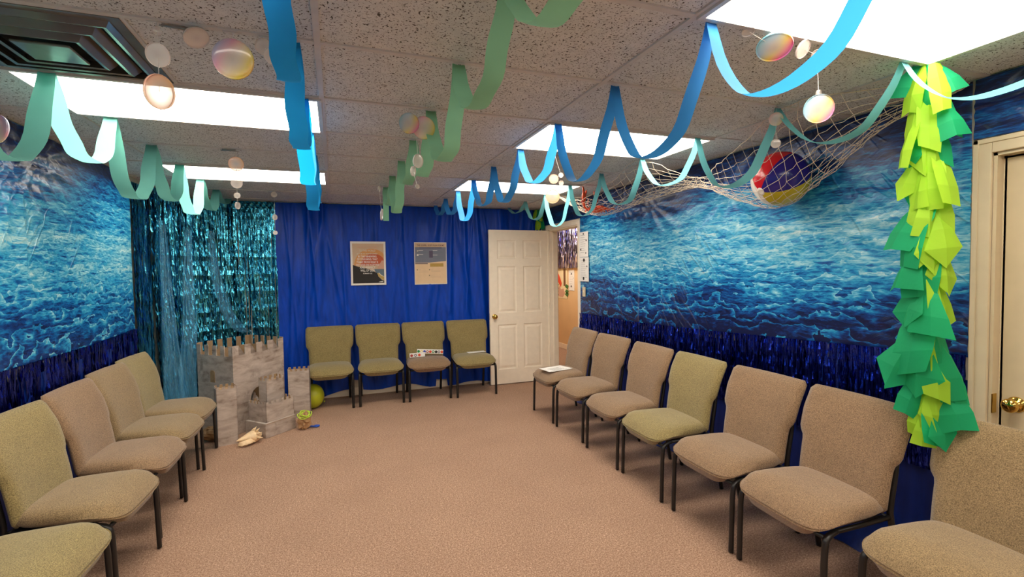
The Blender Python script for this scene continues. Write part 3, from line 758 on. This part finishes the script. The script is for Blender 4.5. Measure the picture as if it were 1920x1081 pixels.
bubbles('pearl and rainbow bubbles hanging under the azure loop', 1.70, 1.36, [(-.02,2.398,.034,15,35,'bubB'), (.055,2.385,.020,-50,30,'bubC'), (.064,2.24,.014,20,10,'bubB'), (.066,2.183,.052,-40,12,'bubD')])
bubbles('two bubbles hanging just above the beach ball', 2.219, 1.95, [(0,2.36,.034,-45,10,'bubA'), (0,2.232,.024,-45,5,'bubB')])
for lb, x, y, a in (('thin silver clip on the ceiling tile near the vent', -.487, 1.978, .1), ('thin silver clip above the left far light panel', -.66, 3.80, -.1)):
    o = MB().box((0,0,0), (.085,.012,.006)).box((0,.004,.006), (.05,.016,.01)).tube([(-.05,-.004,-.006),(.06,-.004,-.010)], .0025, 6).build('ceiling_clip', 'steel'); o.location = (x, y, CEIL-.008); o.rotation_euler = (0,0,a); tag(o, lb, 'clip')

# ================================================================== NET, BALL, LOBSTER
def net():
    # stations along the net: wall-side edge, lowest line, room-side edge
    S = [((2.82,1.42,2.425),(2.80,1.42,2.41),(2.77,1.42,2.425)),
         ((2.825,1.72,2.41),(2.62,1.72,2.27),(2.36,1.70,2.425)),
         ((2.825,2.05,2.34),(2.62,2.06,2.05),(2.27,1.95,2.425)),
         ((2.828,2.32,2.25),(2.64,2.33,1.952),(2.36,2.32,2.33)),
         ((2.825,2.60,2.15),(2.60,2.62,2.05),(2.44,2.62,2.26)),
         ((2.66,2.93,2.22),(2.60,2.95,2.18),(2.56,2.95,2.25)),
         ((2.78,3.28,2.33),(2.60,3.38,2.20),(2.28,3.26,2.425)),
         ((2.80,3.80,2.32),(2.60,3.85,2.165),(2.34,3.75,2.36)),
         ((2.78,4.25,2.28),(2.58,4.28,2.12),(2.36,4.25,2.29)),
         ((2.70,4.62,2.32),(2.54,4.62,2.19),(2.38,4.60,2.30)),
         ((2.46,5.02,2.425),(2.42,5.02,2.41),(2.38,5.02,2.425))]
    n = 8; E0, LL, E1 = [cr([s[i] for s in S], n) for i in range(3)]
    V = 16; P = []
    rn = random.Random(5)
    for a, l, c in zip(E0, LL, E1):
        ctl = 2*l-.5*(a+c); row = []
        for j in range(V+1):
            t = j/V; p = (1-t)**2*a+2*t*(1-t)*ctl+t*t*c
            row.append(p+Vector((rn.gauss(0,.004), rn.gauss(0,.006), rn.gauss(0,.004))))
        P.append(row)
    # keep the mesh outside the ball
    C, rb = Vector(BALL[:3]), BALL[3]+.006
    for r in P:
        for j in range(len(r)):
            d = r[j]-C
            if d.length < rb: r[j] = C+d.normalized()*rb
            if r[j].x > XR-.035: r[j].x = XR-.035
    b = MB()
    for i in range(0, len(P)):
        if i % 2 == 0: b.tube(P[i], .0014, 4, cap=False)
    for j in range(V+1): b.tube([r[min(V, max(0, j))] for r in P], .0014 if 0 < j < V else .0025, 4, cap=False)
    return b
BALL = (2.655, 2.30, 2.13, .168)
o = net().build('fishing_net', 'rope'); tag(o, 'cream knotted fishing net slung from the ceiling along the right wall', 'net')
# beach ball of five gores
t = thing('beach_ball', 'red, blue and yellow beach ball held in the fishing net', 'ball', BALL[:3])
e1 = Vector((.49, -.87, 0)); e2 = Vector((-.80, -.60, 0)).normalized(); up = Vector((0,0,1))
ax = (_R2*.80+_U2*.50-_F*-.18).normalized()
f0 = (Vector((0,0,CAMZ))-Vector(BALL[:3])).normalized(); f0 = (f0-f0.dot(ax)*ax).normalized(); g0 = ax.cross(f0)
gm = [flat('ball_blue', srgb(40,32,128), .18), flat('ball_yellow', srgb(196,176,36), .2), flat('ball_white', srgb(232,228,220), .2), flat('ball_white', srgb(232,228,220), .2), flat('ball_red', srgb(206,26,36), .18)]
for q in range(5):
    a0, a1 = R_(-40+72*q), R_(32+72*q); P = []
    for i in range(13):
        a = lerp(a0, a1, i/12)+R_(4); P.append([ax*(BALL[3]*math.cos(th))+(f0*math.cos(a)+g0*math.sin(a))*(BALL[3]*math.sin(th)*(1+.006*math.sin(PI*i/12))) for th in [lerp(.16, PI-.16, j/20) for j in range(21)]])
    MB().grid(P).build('panel', gm[q], t)
rotm = ax.to_track_quat('Z', 'Y').to_matrix().to_4x4()
for s in (1, -1):
    MB().lathe([(0, s*BALL[3]*1.002), (BALL[3]*.10, s*BALL[3]*.996), (BALL[3]*.165, s*BALL[3]*.985), (BALL[3]*.16, s*BALL[3]*.97)], 20, rotm).build('end_cap', gm[2], t)
# lobster
t = thing('toy_lobster', 'orange red plastic lobster lying in the net above the doorway', 'lobster', (2.53, 4.36, 2.185), R_(200)); t.scale = (1.25, 1.25, 1.25)
b = MB()
pr = [(.0,-.085),(.018,-.08),(.026,-.06),(.030,-.02),(.026,.02),(.02,.05),(.008,.075),(0,.08)]
b.lathe(pr, 16, Matrix.Rotation(PI/2, 4, 'X')); b.build('body', 'lobster', t)
for q in range(4): MB().ball((0, .07+.02*q, -.004*q), .022-.003*q, 12, 8, (1,.6,.7)).build('tail_segment', 'lobster', t)
MB().ball((-.018,.155,-.012), .02, 10, 6, (.7,1,.25)).ball((.018,.155,-.012), .02, 10, 6, (.7,1,.25)).ball((0,.162,-.012), .02, 10, 6, (.6,1,.25)).build('tail_fan', 'lobster', t)
for s in (-1, 1):
    arm = cr([(s*.02,-.06,.0),(s*.06,-.075,.02),(s*.075,-.07,.06)], 5)
    b = MB().tube(arm, .009, 8); c = Vector((s*.078,-.068,.105))
    b.ball(c, .034, 14, 10, (.62,.42,1.35)).ball(c+Vector((s*.004,0,.052)), .02, 10, 8, (.5,.45,1.7), Matrix.Rotation(s*.25,3,'Y')).ball(c+Vector((-s*.024,0,.035)), .016, 10, 8, (.45,.45,1.6), Matrix.Rotation(-s*.35,3,'Y'))
    b.build('claw', 'lobster', t)
    for q in range(4): MB().tube(cr([(s*.024,-.045+.025*q,-.005),(s*.06,-.05+.03*q,.012),(s*.085,-.05+.034*q,-.022)], 4), [.005]*8+[.002], 6).build('leg', 'lobster', t)
    MB().tube(cr([(s*.01,-.08,.008),(s*.03,-.12,.05),(s*.05,-.13,.11)], 4), .0018, 5).build('antenna', 'lobster', t)
    MB().ball((s*.014,-.072,.022), .006, 8, 6).build('eye', 'black', t)

# ================================================================== TISSUE SEAWEED
PXM = 434.0
SW = [(112,20,.6,75,70,0),(114,150,.4,90,60,1),(116,200,.7,60,80,0),(118,60,.3,100,60,1),(115,90,.2,110,50,0),
 (150,0,.35,110,80,0),(160,90,.15,120,60,1),(165,170,.2,100,60,1),(175,30,.5,90,90,0),(215,100,.2,110,80,1),(210,150,.35,100,70,1),(225,60,.2,100,60,1),(205,10,.3,100,60,0),(230,180,.25,90,60,0),
 (265,160,.5,110,60,1),(270,80,.2,120,90,1),(275,30,.3,110,70,1),(285,120,.15,100,60,1),(280,0,.3,80,50,0),(290,190,.3,90,60,0),(330,80,.2,110,85,1),(325,120,.25,120,80,1),(335,30,.3,100,70,1),(345,0,.2,90,50,0),
 (360,185,.55,110,110,0),(375,160,.4,120,100,0),(380,70,.2,120,80,1),(385,40,.25,110,80,1),(390,120,.2,100,70,1),(430,160,.45,110,110,0),(440,110,.3,110,100,0),(435,40,.25,110,80,1),(425,60,.2,110,70,1),(450,175,.3,100,80,0),
 (490,130,.25,130,110,0),(480,60,.25,110,70,1),(495,30,.3,110,70,1),(500,165,.35,110,90,0),(510,90,.3,110,100,0),(550,70,.15,110,50,1),(545,100,.2,80,60,1),(560,150,.3,140,110,0),(570,20,.25,120,80,0),
 (600,165,.55,140,120,0),(610,130,.25,130,110,0),(615,15,.55,130,110,0),(620,60,.3,120,70,1),(610,80,.2,110,50,1),(640,0,.45,110,90,0),(690,170,.5,90,80,0),(700,80,.2,100,80,1),(705,10,.5,90,90,0),(700,50,.25,100,70,1),(715,120,.2,80,70,1),
 (745,110,.2,85,55,1),(740,30,.25,95,80,0),(745,70,.15,80,50,1),(745,60,.2,80,70,0),(745,150,.3,70,50,1)]
def seaweed(label, x, y, ztop, zk, sheets, e1, e2, seed, xdrift=0):
    rn = random.Random(seed)
    t = thing('tissue_garland', label, 'garland', (x, y, ztop))
    zl = min(-(s[0]-112)/PXM*zk for s in sheets)-.1
    MB().tube([(0,0,0),(xdrift*.5,0,zl*.5),(xdrift,0,zl)], .003, 6).build('cord', 'tgreen', t)
    for (py, ph, tilt, L, Wd, cc) in sheets:
        z0 = -(py-112)/PXM*zk; ph = R_(ph+rn.uniform(-12, 12)); L = L/PXM*.95; Wd = Wd/PXM*.66
        d = e1*math.cos(ph)+e2*math.sin(ph)*.75; side = Vector((-d.y, d.x, 0)).normalized()
        # many sheets face the room, so turn the sheet towards it
        sd = (side*.5+e1*(.8 if rn.random() < .7 else .2)*(1 if side.dot(e1) >= 0 else -1)).normalized()
        kind = rn.random(); n = 3; rows = []; fold = rn.uniform(.1, .75); rollj = rn.uniform(-.45, .45); cur = rn.uniform(-.3, .5)
        tilt *= .62; dirv = (d*tilt+Vector((0,0,-1))*(1-tilt*.6)).normalized()
        sd = (sd+dirv*rollj*.5); sd = (sd-dirv*sd.dot(dirv)*.5).normalized()
        nr = dirv.cross(sd).normalized()
        if nr.dot(e2) < 0: nr = -nr
        sd = (sd+nr*rn.uniform(-.5, .5)).normalized()
        p = Vector((xdrift*z0/zl if zl else 0, 0, z0))+d*rn.uniform(.005, .05)*(.5 if math.sin(ph) < .3 else 1)
        prof = ((.16, .85, 1, .95), (.06, .62, 1.15, .04), (.12, .45, .8, 1.1), (.5, .9, .95, .8))[int(kind*3.999)]
        for i in range(n+1):
            v = i/n; hw = Wd/2*prof[i]
            c = p+dirv*(L*v)+nr*(.02*math.sin(v*3)+.05*cur*v*v)
            sk = L*.16*rollj*i/n
            rows.append([c+sd*(hw*q)+nr*(-fold*abs(q)*hw)+dirv*(sk*q+(.06*L*abs(q) if i == n and kind < .25 else 0)) for q in (-1, -.02 if i % 2 else .0, 1)])
        MB().grid(rows, False).build('tissue_sheet', 'tlime' if cc else 'tgreen', t)
    return t
seaweed('tall garland of lime and emerald tissue sheets hanging beside the cream door', 2.385, 1.345, CEIL-.005, 1.0, SW, Vector((.49,-.87,0)), Vector((-.87,-.49,0)), 21, .045)
seaweed('dim green tissue garland in the back corner above the open door', 2.74, 6.33, CEIL-.005, 1.0, [(s[0], s[1], s[2]*.6, s[3]*.75, s[4]*.7, s[5]) for s in SW[:12] if s[0] < 180], Vector((.94,-.3,0)), Vector((-.3,-.94,0)), 22)

# ================================================================== CARDBOARD CASTLE
def merlon_face(p, q, h, n, depth, mw=.5, holes=None, start=True):
    """a board standing from floor point p to q with n battlements along its top; (u, z) polygon"""
    L = (Vector(q)-Vector(p)).length; poly = [(0, 0), (L, 0)]
    step = L/(n-(1-mw)) if start else L/n
    top = []
    for k in range(n):
        a = k*step; top += [(a, h-depth), (a, h), (min(L, a+step*mw), h), (min(L, a+step*mw), h-depth)]
    top = [t for t in top]
    if top[0][0] == 0: top = top[1:]
    if abs(top[-1][0]-L) < 1e-6: top = top[:-1]
    else: top.append((L, h-depth))
    return poly+list(reversed(top)), L
def board(parent, name, p, q, h, n, depth, mat='board', th=.006, mw=.5, z0=0, inner=True):
    p, q = Vector((p[0], p[1], 0)), Vector((q[0], q[1], 0)); poly, L = merlon_face(p, q, h, n, depth, mw)
    u = (q-p)/L; nn = Vector((u.y, -u.x, 0))      # outward = right of p->q
    base = parent.location
    fn = lambda c: tuple(p+u*c[0]-nn*c[1]+Vector((0,0,c[2]+z0))-base)
    o = MB().prism(poly, 0, th, fn).build(name, mat, parent)
    if inner: MB().prism([(lerp(x, L/2, .004), z*.999) for x, z in poly], th, th+.002, fn).build('bare_back', 'kraft', o)
    return o
A, B, C = Vector((-.955,5.31,0)), Vector((-1.343,5.70,0)), Vector((-.552,5.80,0)); Dk = B+C-A
t = thing('castle_keep', 'largest grey painted cardboard castle block with battlements and arched gate', 'castle', (A+Dk)/2)
board(t, 'side_wall', B, A, .87, 5, .10); 
board(t, 'back_wall', Dk, B, .885, 6, .10); board(t, 'back_wall', C, Dk, .885, 6, .10)
# front wall with an arched gate
def front_wall():
    p, q = A, C; L = (q-p).length; u = (q-p)/L; nn = Vector((u.y, -u.x, 0)); h = .875; n = 5
    poly, _ = merlon_face(p, q, h, n, .10); g0, g1, gz = .19, .40, .30; rr = (g1-g0)/2
    arch = [(g0, 0)]+[((g0+g1)/2-rr*math.cos(a), gz+rr*1.15*math.sin(a)) for a in [PI*k/12 for k in range(13)]]+[(g1, 0)]
    poly = [(0, 0)]+arch+[(L, 0)]+poly[2:]
    fn = lambda c: tuple(p+u*c[0]-nn*c[1]+Vector((0,0,c[2]))-t.location)
    # build as concave polygon through triangulation
    bm = bmesh.new(); vs = [bm.verts.new(fn((x, 0, z))) for x, z in poly]; f = bm.faces.new(vs); r = bmesh.ops.triangulate(bm, faces=[f])
    ex = bmesh.ops.extrude_face_region(bm, geom=bm.faces[:]); 
    for v in [g for g in ex['geom'] if isinstance(g, bmesh.types.BMVert)]: v.co -= nn*.006
    bm.verts.index_update(); b = MB().add([v.co[:] for v in bm.verts], [[v.index for v in f.verts] for f in bm.faces]); bm.free()
    b.build('front_wall', 'board', t)
front_wall()
# small arched window on the side wall
u = (A-B).normalized(); nn = Vector((u.y, -u.x, 0)); c0 = B+u*.24+Vector((0,0,.56))
MB().prism([(-.035,-.06),(.035,-.06),(.035,.04),(.02,.06),(-.02,.06),(-.035,.04)], -.003, .0, lambda c: tuple(c0+u*c[0]-nn*(c[1]-.001)+Vector((0,0,c[2]))-t.location)).build('window', 'kraft', t)
def tower(label, p, q, depth, h, n, z0=0, md=.03, closed=True, cat='castle', ns=3, name='castle_tower'):
    p, q = Vector((p[0],p[1],0)), Vector((q[0],q[1],0)); u = (q-p).normalized(); nn = Vector((u.y,-u.x,0)); r, s = q-nn*depth, p-nn*depth
    t = thing(name, label, cat, (p+r)/2+Vector((0,0,z0)))
    for nm, a, b_, k in (('front_wall', p, q, n), ('side_wall', q, r, ns), ('back_wall', r, s, n), ('side_wall', s, p, ns)):
        board(t, nm, a, b_, h, k, md, th=.004, z0=z0)
    if closed:
        vs = [x+Vector((0,0,z0+h-md-.01)) for x in (p+u*.004-nn*.004, q-u*.004-nn*.004, r-u*.004+nn*.004, s+u*.004+nn*.004)]
        MB().add([tuple(v-t.location) for v in vs]+[tuple(v-t.location-Vector((0,0,.004))) for v in vs], [(0,1,2,3),(7,6,5,4),(0,4,5,1),(1,5,6,2),(2,6,7,3),(3,7,4,0)]).build('top_board', 'kraft', t)
    return t
tower('narrow grey cardboard tower standing left in front of the keep', (-1.044,5.016), (-.888,5.070), .14, .545, 4, md=.022)
tower('grey cardboard tower on the right of the keep beside the chair', (-.512,5.70), (-.292,5.70), .15, .535, 5, md=.022)
# stepped front: base box, low wall, little keep
P0, Q0 = (-.66,5.09), (-.415,5.335)
def box_thing(name, label, p, q, depth, h, z0):
    p, q = Vector((p[0],p[1],z0)), Vector((q[0],q[1],z0)); u = (q-p).normalized(); nn = Vector((u.y,-u.x,0)); L = (q-p).length
    t = thing(name, label, 'castle', p+u*L/2-nn*depth/2)
    rz = math.atan2(u.y, u.x)
    b = MB(); b.bbox((-L/2,-depth/2,0), (L/2,depth/2,h), .004); o = b.build('box', 'board', t)
    MB().bb((-L/2+.002,-depth/2-.001,h-.012),(L/2-.002,-depth/2+.001,h-.009)).build('lid_seam', 'kraft', t)
    t.rotation_euler = (0,0,rz); return t
box_thing('cardboard_step', 'flat grey cardboard box forming the bottom step of the castle', P0, Q0, .285, .145, 0)
tower('low battlemented cardboard wall on the castle step', (-.655,5.12), (-.43,5.345), .25, .195, 6, z0=.146, md=.025, closed=False, ns=6, name='castle_wall')
tower('little cardboard keep inside the low castle wall', (-.665,5.27), (-.52,5.415), .11, .40, 4, z0=.147, md=.03, name='castle_turret')
# crumpled brown paper in the gate and at the keep's foot
def crumple(b, c, r, seed, sc=(1,1,1), amp=.35):
    rn = random.Random(seed); n, m = 16, 10; ph = [[rn.uniform(1-amp, 1+amp*.4) for j in range(m+1)] for k in range(n)]
    for k in range(n): ph[k][0] = ph[0][0]; ph[k][m] = ph[0][m]
    P = [[Vector(c)+Vector((r*ph[k][j]*sc[0]*math.sin(PI*j/m)*math.cos(2*PI*k/n), r*ph[k][j]*sc[1]*math.sin(PI*j/m)*math.sin(2*PI*k/n), r*ph[k][j]*sc[2]*math.cos(PI*j/m))) for j in range(m+1)] for k in range(n)]
    return b.grid(P, False, True)
o = crumple(MB(), (0,0,.12), .12, 3, (.8,.7,1.5)).build('crumpled_paper', 'board'); o.location = (-.86,5.60,.07); tag(o, 'crumpled grey paper stuffed in the castle gate', 'paper')
o = crumple(MB(), (0,0,.07), .09, 5, (1.1,1,.75)).build('crumpled_paper', 'kraftpaper'); o.location = (-1.13,5.25,0); tag(o, 'crumpled brown paper on the floor left of the narrow tower', 'paper')
t = thing('paper_bag', 'crumpled brown paper bag with neon green yarn beside the castle', 'bag', (-.335,5.27,0))
crumple(MB(), (0,0,.085), .095, 8, (.72,.72,1.0)).build('bag', 'kraftpaper', t)
for q in range(5):
    rn = random.Random(q+40); ta, tb, rr = rn.uniform(.0, .75), rn.uniform(-.3, .45), rn.uniform(.045, .068)
    mm = Matrix.Translation((.012+rn.uniform(-.012,.02), -.02, .155+rn.uniform(-.012,.008))) @ Matrix.Rotation(ta, 4, 'X') @ Matrix.Rotation(tb, 4, 'Y')
    MB().tube([mm @ Vector((rr*math.cos(a), rr*math.sin(a), .008*math.sin(3*a+q))) for a in [2*PI*k/24 for k in range(25)]], .0038, 6, cap=False).build('yarn', 'neon', t)
o = MB().tube(cr([(-.05,.03,.012),(0,.0,.014),(.04,-.015,.012),(.06,.005,.014),(.045,.02,.012),(.02,.0,.02)], 6), .008, 7).build('rubber_curl', 'bluebit'); o.location = (-.255,5.285,0); tag(o, 'small blue rubber curl on the carpet beside the paper bag', 'toy')
# conch shell
t = thing('seashell', 'pale conch shell lying on the carpet in front of the castle', 'shell', (-.775,5.02,0), R_(35))
P = []
prof = [(0,.006),(.12,.018),(.28,.034),(.45,.052),(.6,.064),(.7,.066),(.76,.056),(.80,.058),(.84,.042),(.87,.042),(.91,.026),(.94,.025),(.97,.012),(1,.003)]
for u, r in prof:
    row = []
    for k in range(21):
        a = 2*PI*k/20
        row.append((lerp(-.13, .10, u), r*math.cos(a), .058+r*math.sin(a)*.82))
    P.append(row)
MB().grid(P).build('body', 'shell', t)
for q in range(7):
    a = -.5+q*.62; cs, sn = math.cos(a), math.sin(a)
    MB().tube([(.030, .058*cs, .058+.048*sn), (.048, .078*cs, .058+.066*sn), (.062, .092*cs, .060+.078*sn)], [.014, .008, .002], 7).build('spike', 'shell', t)
P = [[(lerp(-.125,.05,i/16)-.01*j/5, -.03-.05*math.sin(PI*(i/16)**.8)*(.4+.6*j/5)+.005*math.sin(i*1.9)*(j/5), max(.006, .05-.036*(j/5)+.01*math.sin(PI*i/16)+.004*math.sin(i*2.3)*(j/5))) for j in range(6)] for i in range(17)]
solid(MB().grid(P).build('lip', 'shell', t), .005)
t = thing('lime_balloon', 'lime yellow balloon on the floor under the chair beside the castle', 'balloon', (-.285,6.05,0))
b = MB().ball((0,0,.142), .142, 28, 18, (.92,.92,1)); b.build('body', 'lime_ball', t)
MB().lathe([(.0,.14),(.008,.143),(.012,.152),(.004,.156)], 12, Matrix.Translation((0,0,.142)) @ Matrix.Rotation(R_(120), 4, 'Y')).build('knot', 'lime_ball', t)

# ================================================================== POSTERS, PAPERS, SMALL THINGS
def sheet(name, label, cat, c, w_, h_, facing, mat='paper', th=.002):
    """upright sheet centred at c; local x right, z up, face at -y"""
    t = thing(name, label, cat, c, facing); MB().bb((-w_/2,0,-h_/2),(w_/2,th,h_/2)).build('sheet', mat, t); return t
def blk(t, name, x0, z0, x1, z1, mat, y=-.0006):
    return MB().bb((x0, y, z0), (x1, 0, z1)).build(name, mat, t)
def shape(t, name, poly, mat, y=-.0008): return MB().prism(poly, y, 0).build(name, mat, t)
UPR = (PI/2, 0, 0)
pm = {k: flat('print_'+k, c, .6) for k, c in dict(sky=srgb(214,184,152), arc=srgb(222,158,96), sun=srgb(204,96,58), pink=srgb(216,168,142), hill=srgb(34,30,28), water=srgb(106,124,136), sand=srgb(196,166,96), foam=srgb(226,214,190),
      slate=srgb(122,126,142), pale=srgb(236,204,162), gold=srgb(190,152,72), purple=srgb(92,82,104), red=srgb(170,60,50), title=srgb(110,60,50), white=srgb(244,240,234), leaf=srgb(70,120,60), bird=srgb(226,80,46), cream=srgb(240,222,180), trunk=srgb(120,84,56), blue=srgb(50,70,170), green=srgb(40,140,70), yellow=srgb(240,210,90)).items()}
YP = YB-.054
t = sheet('poster', 'sunset coast poster with white scripture lettering on the blue drape', 'poster', (.404, YP, 1.69), .432, .555, R_(0))
blk(t,'print',-.192,-.253,.192,.252,pm['sky'])
def arcpoly(cx, cz, r, a0, a1, n=18): return [(cx+r*math.cos(R_(lerp(a0,a1,k/n))), cz+r*math.sin(R_(lerp(a0,a1,k/n)))) for k in range(n+1)]
clip = lambda pl: [(max(-.191,min(.191,x)), max(-.252,min(.251,z))) for x, z in pl]
shape(t,'sun_ring',clip(arcpoly(.04,-.03,.215,0,180)),pm['arc'],-.0010); shape(t,'sun',clip(arcpoly(.06,-.03,.155,0,180)),pm['sun'],-.0013)
shape(t,'cloud',[(.11,-.075),(.191,-.075),(.191,.035),(.165,.035),(.145,.0),(.12,-.02)],pm['pink'],-.0016)
shape(t,'water',[(.06,-.075),(.191,-.075),(.191,-.2),(.12,-.16)],pm['water'],-.0018)
shape(t,'hill',[(-.191,-.252),(-.191,-.02),(-.16,-.03),(-.12,-.045),(-.06,-.055),(0,-.075),(.06,-.10),(.11,-.13),(.12,-.17),(.16,-.21),(.191,-.225),(.191,-.252)],pm['hill'],-.0020)
shape(t,'beach',[(.105,-.13),(.125,-.125),(.15,-.155),(.191,-.175),(.191,-.215),(.15,-.195),(.12,-.165)],pm['sand'],-.0022)
shape(t,'surf',[(.122,-.125),(.132,-.122),(.155,-.148),(.191,-.168),(.191,-.176),(.15,-.158)],pm['foam'],-.0024)
for s, z, sz, wd, mt in (('AND BE NOT CONFORMED', .205, .022, .24, 'pink'), ('TO THIS WORLD', .160, .034, .20, 'foam'), ('BUT BE YE TRANSFORMED', .121, .026, .25, 'foam'), ('BY THE RENEWING', .086, .034, .225, 'white'), ('OF YOUR MIND, THAT', .051, .034, .25, 'white'),
        ('YE MAY PROVE WHAT IS', .014, .034, .265, 'white'), ('THAT GOOD AND ACCEPTABLE', -.020, .028, .285, 'white'), ('AND PERFECT', -.055, .036, .19, 'white'), ('WILL OF GOD', -.093, .038, .175, 'white'), ('ROMANS 12:2', -.130, .02, .11, 'white')):
    text(s, sz, pm[mt], t, (-.012, -.0030, z), UPR, wd)
shape(t,'emblem',[(.12,-.24),(.15,-.232),(.18,-.228),(.18,-.238),(.15,-.243)],pm['white'],-.0026)
t = sheet('poster', 'slate and sand coloured gospel poster nearer the white door', 'poster', (1.203, YP, 1.683), .432, .558, 0)
blk(t,'print',-.208,-.27,.208,.27,pm['pale']); blk(t,'title_band',-.208,.20,.208,.27,pm['sky'],-.0010); blk(t,'sea',-.208,.01,.208,.215,pm['slate'],-.0013)
shape(t,'shore',[(-.208,-.012),(-.10,-.005),(0,.012),(.10,.02),(.208,.03),(.208,-.05),(-.208,-.05)],pm['pale'],-.0016)
blk(t,'gold_box',-.01,-.045,.17,.0,pm['gold'],-.0020); blk(t,'purple_box',-.02,.075,.03,.165,pm['purple'],-.0018); blk(t,'dark_surf',-.208,-.008,-.04,.004,pm['purple'],-.0019)
text("THE GOSPEL, GOD'S PLAN FOR ME", .026, pm['title'], t, (0,-.0024,.238), UPR, .36)
for z in (.215,.200): blk(t,'text_line',-.15,z-.003,.15,z+.002,pm['purple'],-.0022)
for x, zs in ((-.16,(.17,.155,.14,.118,.10,.085)), (.03,(.17,.155,.14,.11,.092,.075,.06))):
    for q, z in enumerate(zs): blk(t,'text_line',x,z-.002,x+(.06 if q in (0,3) else .13),z+.002,pm['white' if q in (0,3) else 'water'],-.0022)
shape(t,'bullet',arcpoly(-.172,.11,.012,0,340,14),pm['white'],-.0022); shape(t,'bullet',arcpoly(-.172,.165,.008,0,340,10),pm['foam'],-.0022)
for x, z in ((-.18,-.085),(-.02,-.085),(-.02,-.16)):
    shape(t,'bullet',arcpoly(x,z,.006,0,330,8),pm['hill'],-.0022)
    for q in range(4 if x < -.1 else 3): blk(t,'text_line',x+.02,z-.012*q-.0015,x+(.05 if q == 0 else .15),z-.012*q+.0015,pm['sky'],-.0022)
# papers by the doorway
def notice(label, c, w_, h_, rz, bits):
    t = sheet('notice', label, 'paper', c, w_, h_, rz)
    for q in range(9):
        z = h_*.36-q*h_*.085; blk(t,'text_line',-w_*.32,z-.0015,w_*rnd.uniform(.1,.34),z+.0015,'ink')
    for x, z, s in bits: shape(t,'picture',arcpoly(x*w_,z*h_,s,0,330,8),'darkink',-.0012)
    return t
notice('upper white notice taped beside the open doorway', (XR-.030, 5.18, 1.875), .225, .30, -PI/2, ((0,.42,.012),(.3,.15,.012),(-.3,-.2,.014),(.25,-.35,.01)))
notice('lower white notice taped beside the open doorway', (XR-.030, 5.17, 1.575), .225, .29, -PI/2, ((0,.38,.022),(.32,.12,.01),(-.05,-.38,.02)))
t = thing('light_switch', 'cream light switch plate under the notices', 'switch', (XR-.034, 5.175, 1.305), -PI/2)
MB().bbox((-.035,0,-.058),(.035,.008,.058),.003).build('plate', 'creamtrim', t); MB().box((0,-.004,.004),(.008,.014,.02),rx=.4).build('toggle', 'white', t)
# hallway dressing
o = strips([(HX-.03, 10.2, -1, 0), (HX-.03, 7.9, -1, 0)], lambda s: CEIL-.02, lambda s: 1.62, .02, 2, 12, .6, seed=9).build('foil_curtain', 'foilsilver'); tag(o, 'silver and blue foil fringe curtain seen through the doorway', 'curtain', kind='stuff')
t = sheet('poster', 'jungle poster with a red bird in the hallway', 'poster', (HX-.006, 8.86, 1.30), .80, .60, -PI/2, pm['cream'])
shape(t,'bird',[(-.12,.24),(-.04,.27),(.0,.2),(.08,.12),(.16,.0),(.12,-.08),(.04,-.02),(-.04,.06)],pm['bird'])
shape(t,'flower',[(.05,-.05),(.12,-.12),(.24,-.10),(.3,-.2),(.2,-.28),(.0,-.26),(-.1,-.16)],pm['pink'],-.0012)
for q in range(9): shape(t,'leaf',[(x+.08+.3*math.cos(q*2.1), z-.16+.12*math.sin(q*3.3)) for x, z in ((-.08,0),(-.02,.05),(.08,.02),(.02,-.05))],pm['leaf'],-.0015)
blk(t,'tree_trunk',.24,-.05,.33,.28,pm['trunk'],-.0011)
notice('white notice beside the jungle poster in the hallway', (HX-.006, 8.28, 1.37), .23, .40, -PI/2, ((0,.3,.02),(.3,.1,.01),(-.05,-.3,.02)))
# papers on chairs
t = thing('papers', 'white printed papers lying on the chair nearest the open door', 'paper', (2.20,4.70,.5085), R_(8))
for q, (dx, a) in enumerate(((0,0),(.02,.12))):
    o = MB().bb((-.14,-.105,.002*q),(.14,.105,.002*q+.001)).build('sheet', 'paper', t); o.rotation_euler = (0,0,a); o.location = (dx,0,0)
    if q: 
        for k in range(7): MB().bb((-.1,-.08+.018*k,.003),(.08-.02*(k % 3),-.076+.018*k,.0036)).build('text_line', 'ink', o)
t = thing('paper_sheet', 'single white paper on the back wall chair beside the door', 'paper', (1.72,6.10,.5085), R_(4)); MB().bb((-.12,-.05,0),(.12,.05,.002)).build('sheet', 'paper', t)
def strip_box(label, loc, L, rz, cols, ry=0):
    t = thing('picture_strip', label, 'strip', loc, rz); t.rotation_euler = (0, ry, rz)
    MB().bbox((-L/2,0,0),(L/2,.03,.052),.003).build('box', 'paper', t)
    n = len(cols)
    for q, c in enumerate(cols):
        x = -L/2+L*(q+.5)/n; z = .026
        p = shape(t,'picture',arcpoly(x,z,.017,0,345,12),pm[c],-.0012)
        if q % 2: shape(t,'picture',arcpoly(x,z,.009,0,345,10),pm['white'],-.0018)
    return t
strip_box('long white strip of round pictures leaning on the chair seat', (1.105,6.07,.535), .33, R_(-2), ('green','yellow','blue','red','bird','green','hill','purple','bird'), R_(5))
strip_box('short white strip of round pictures lying under the longer strip', (.94,6.035,.508), .19, R_(-6), ('red','purple','bird','white'), R_(-2))
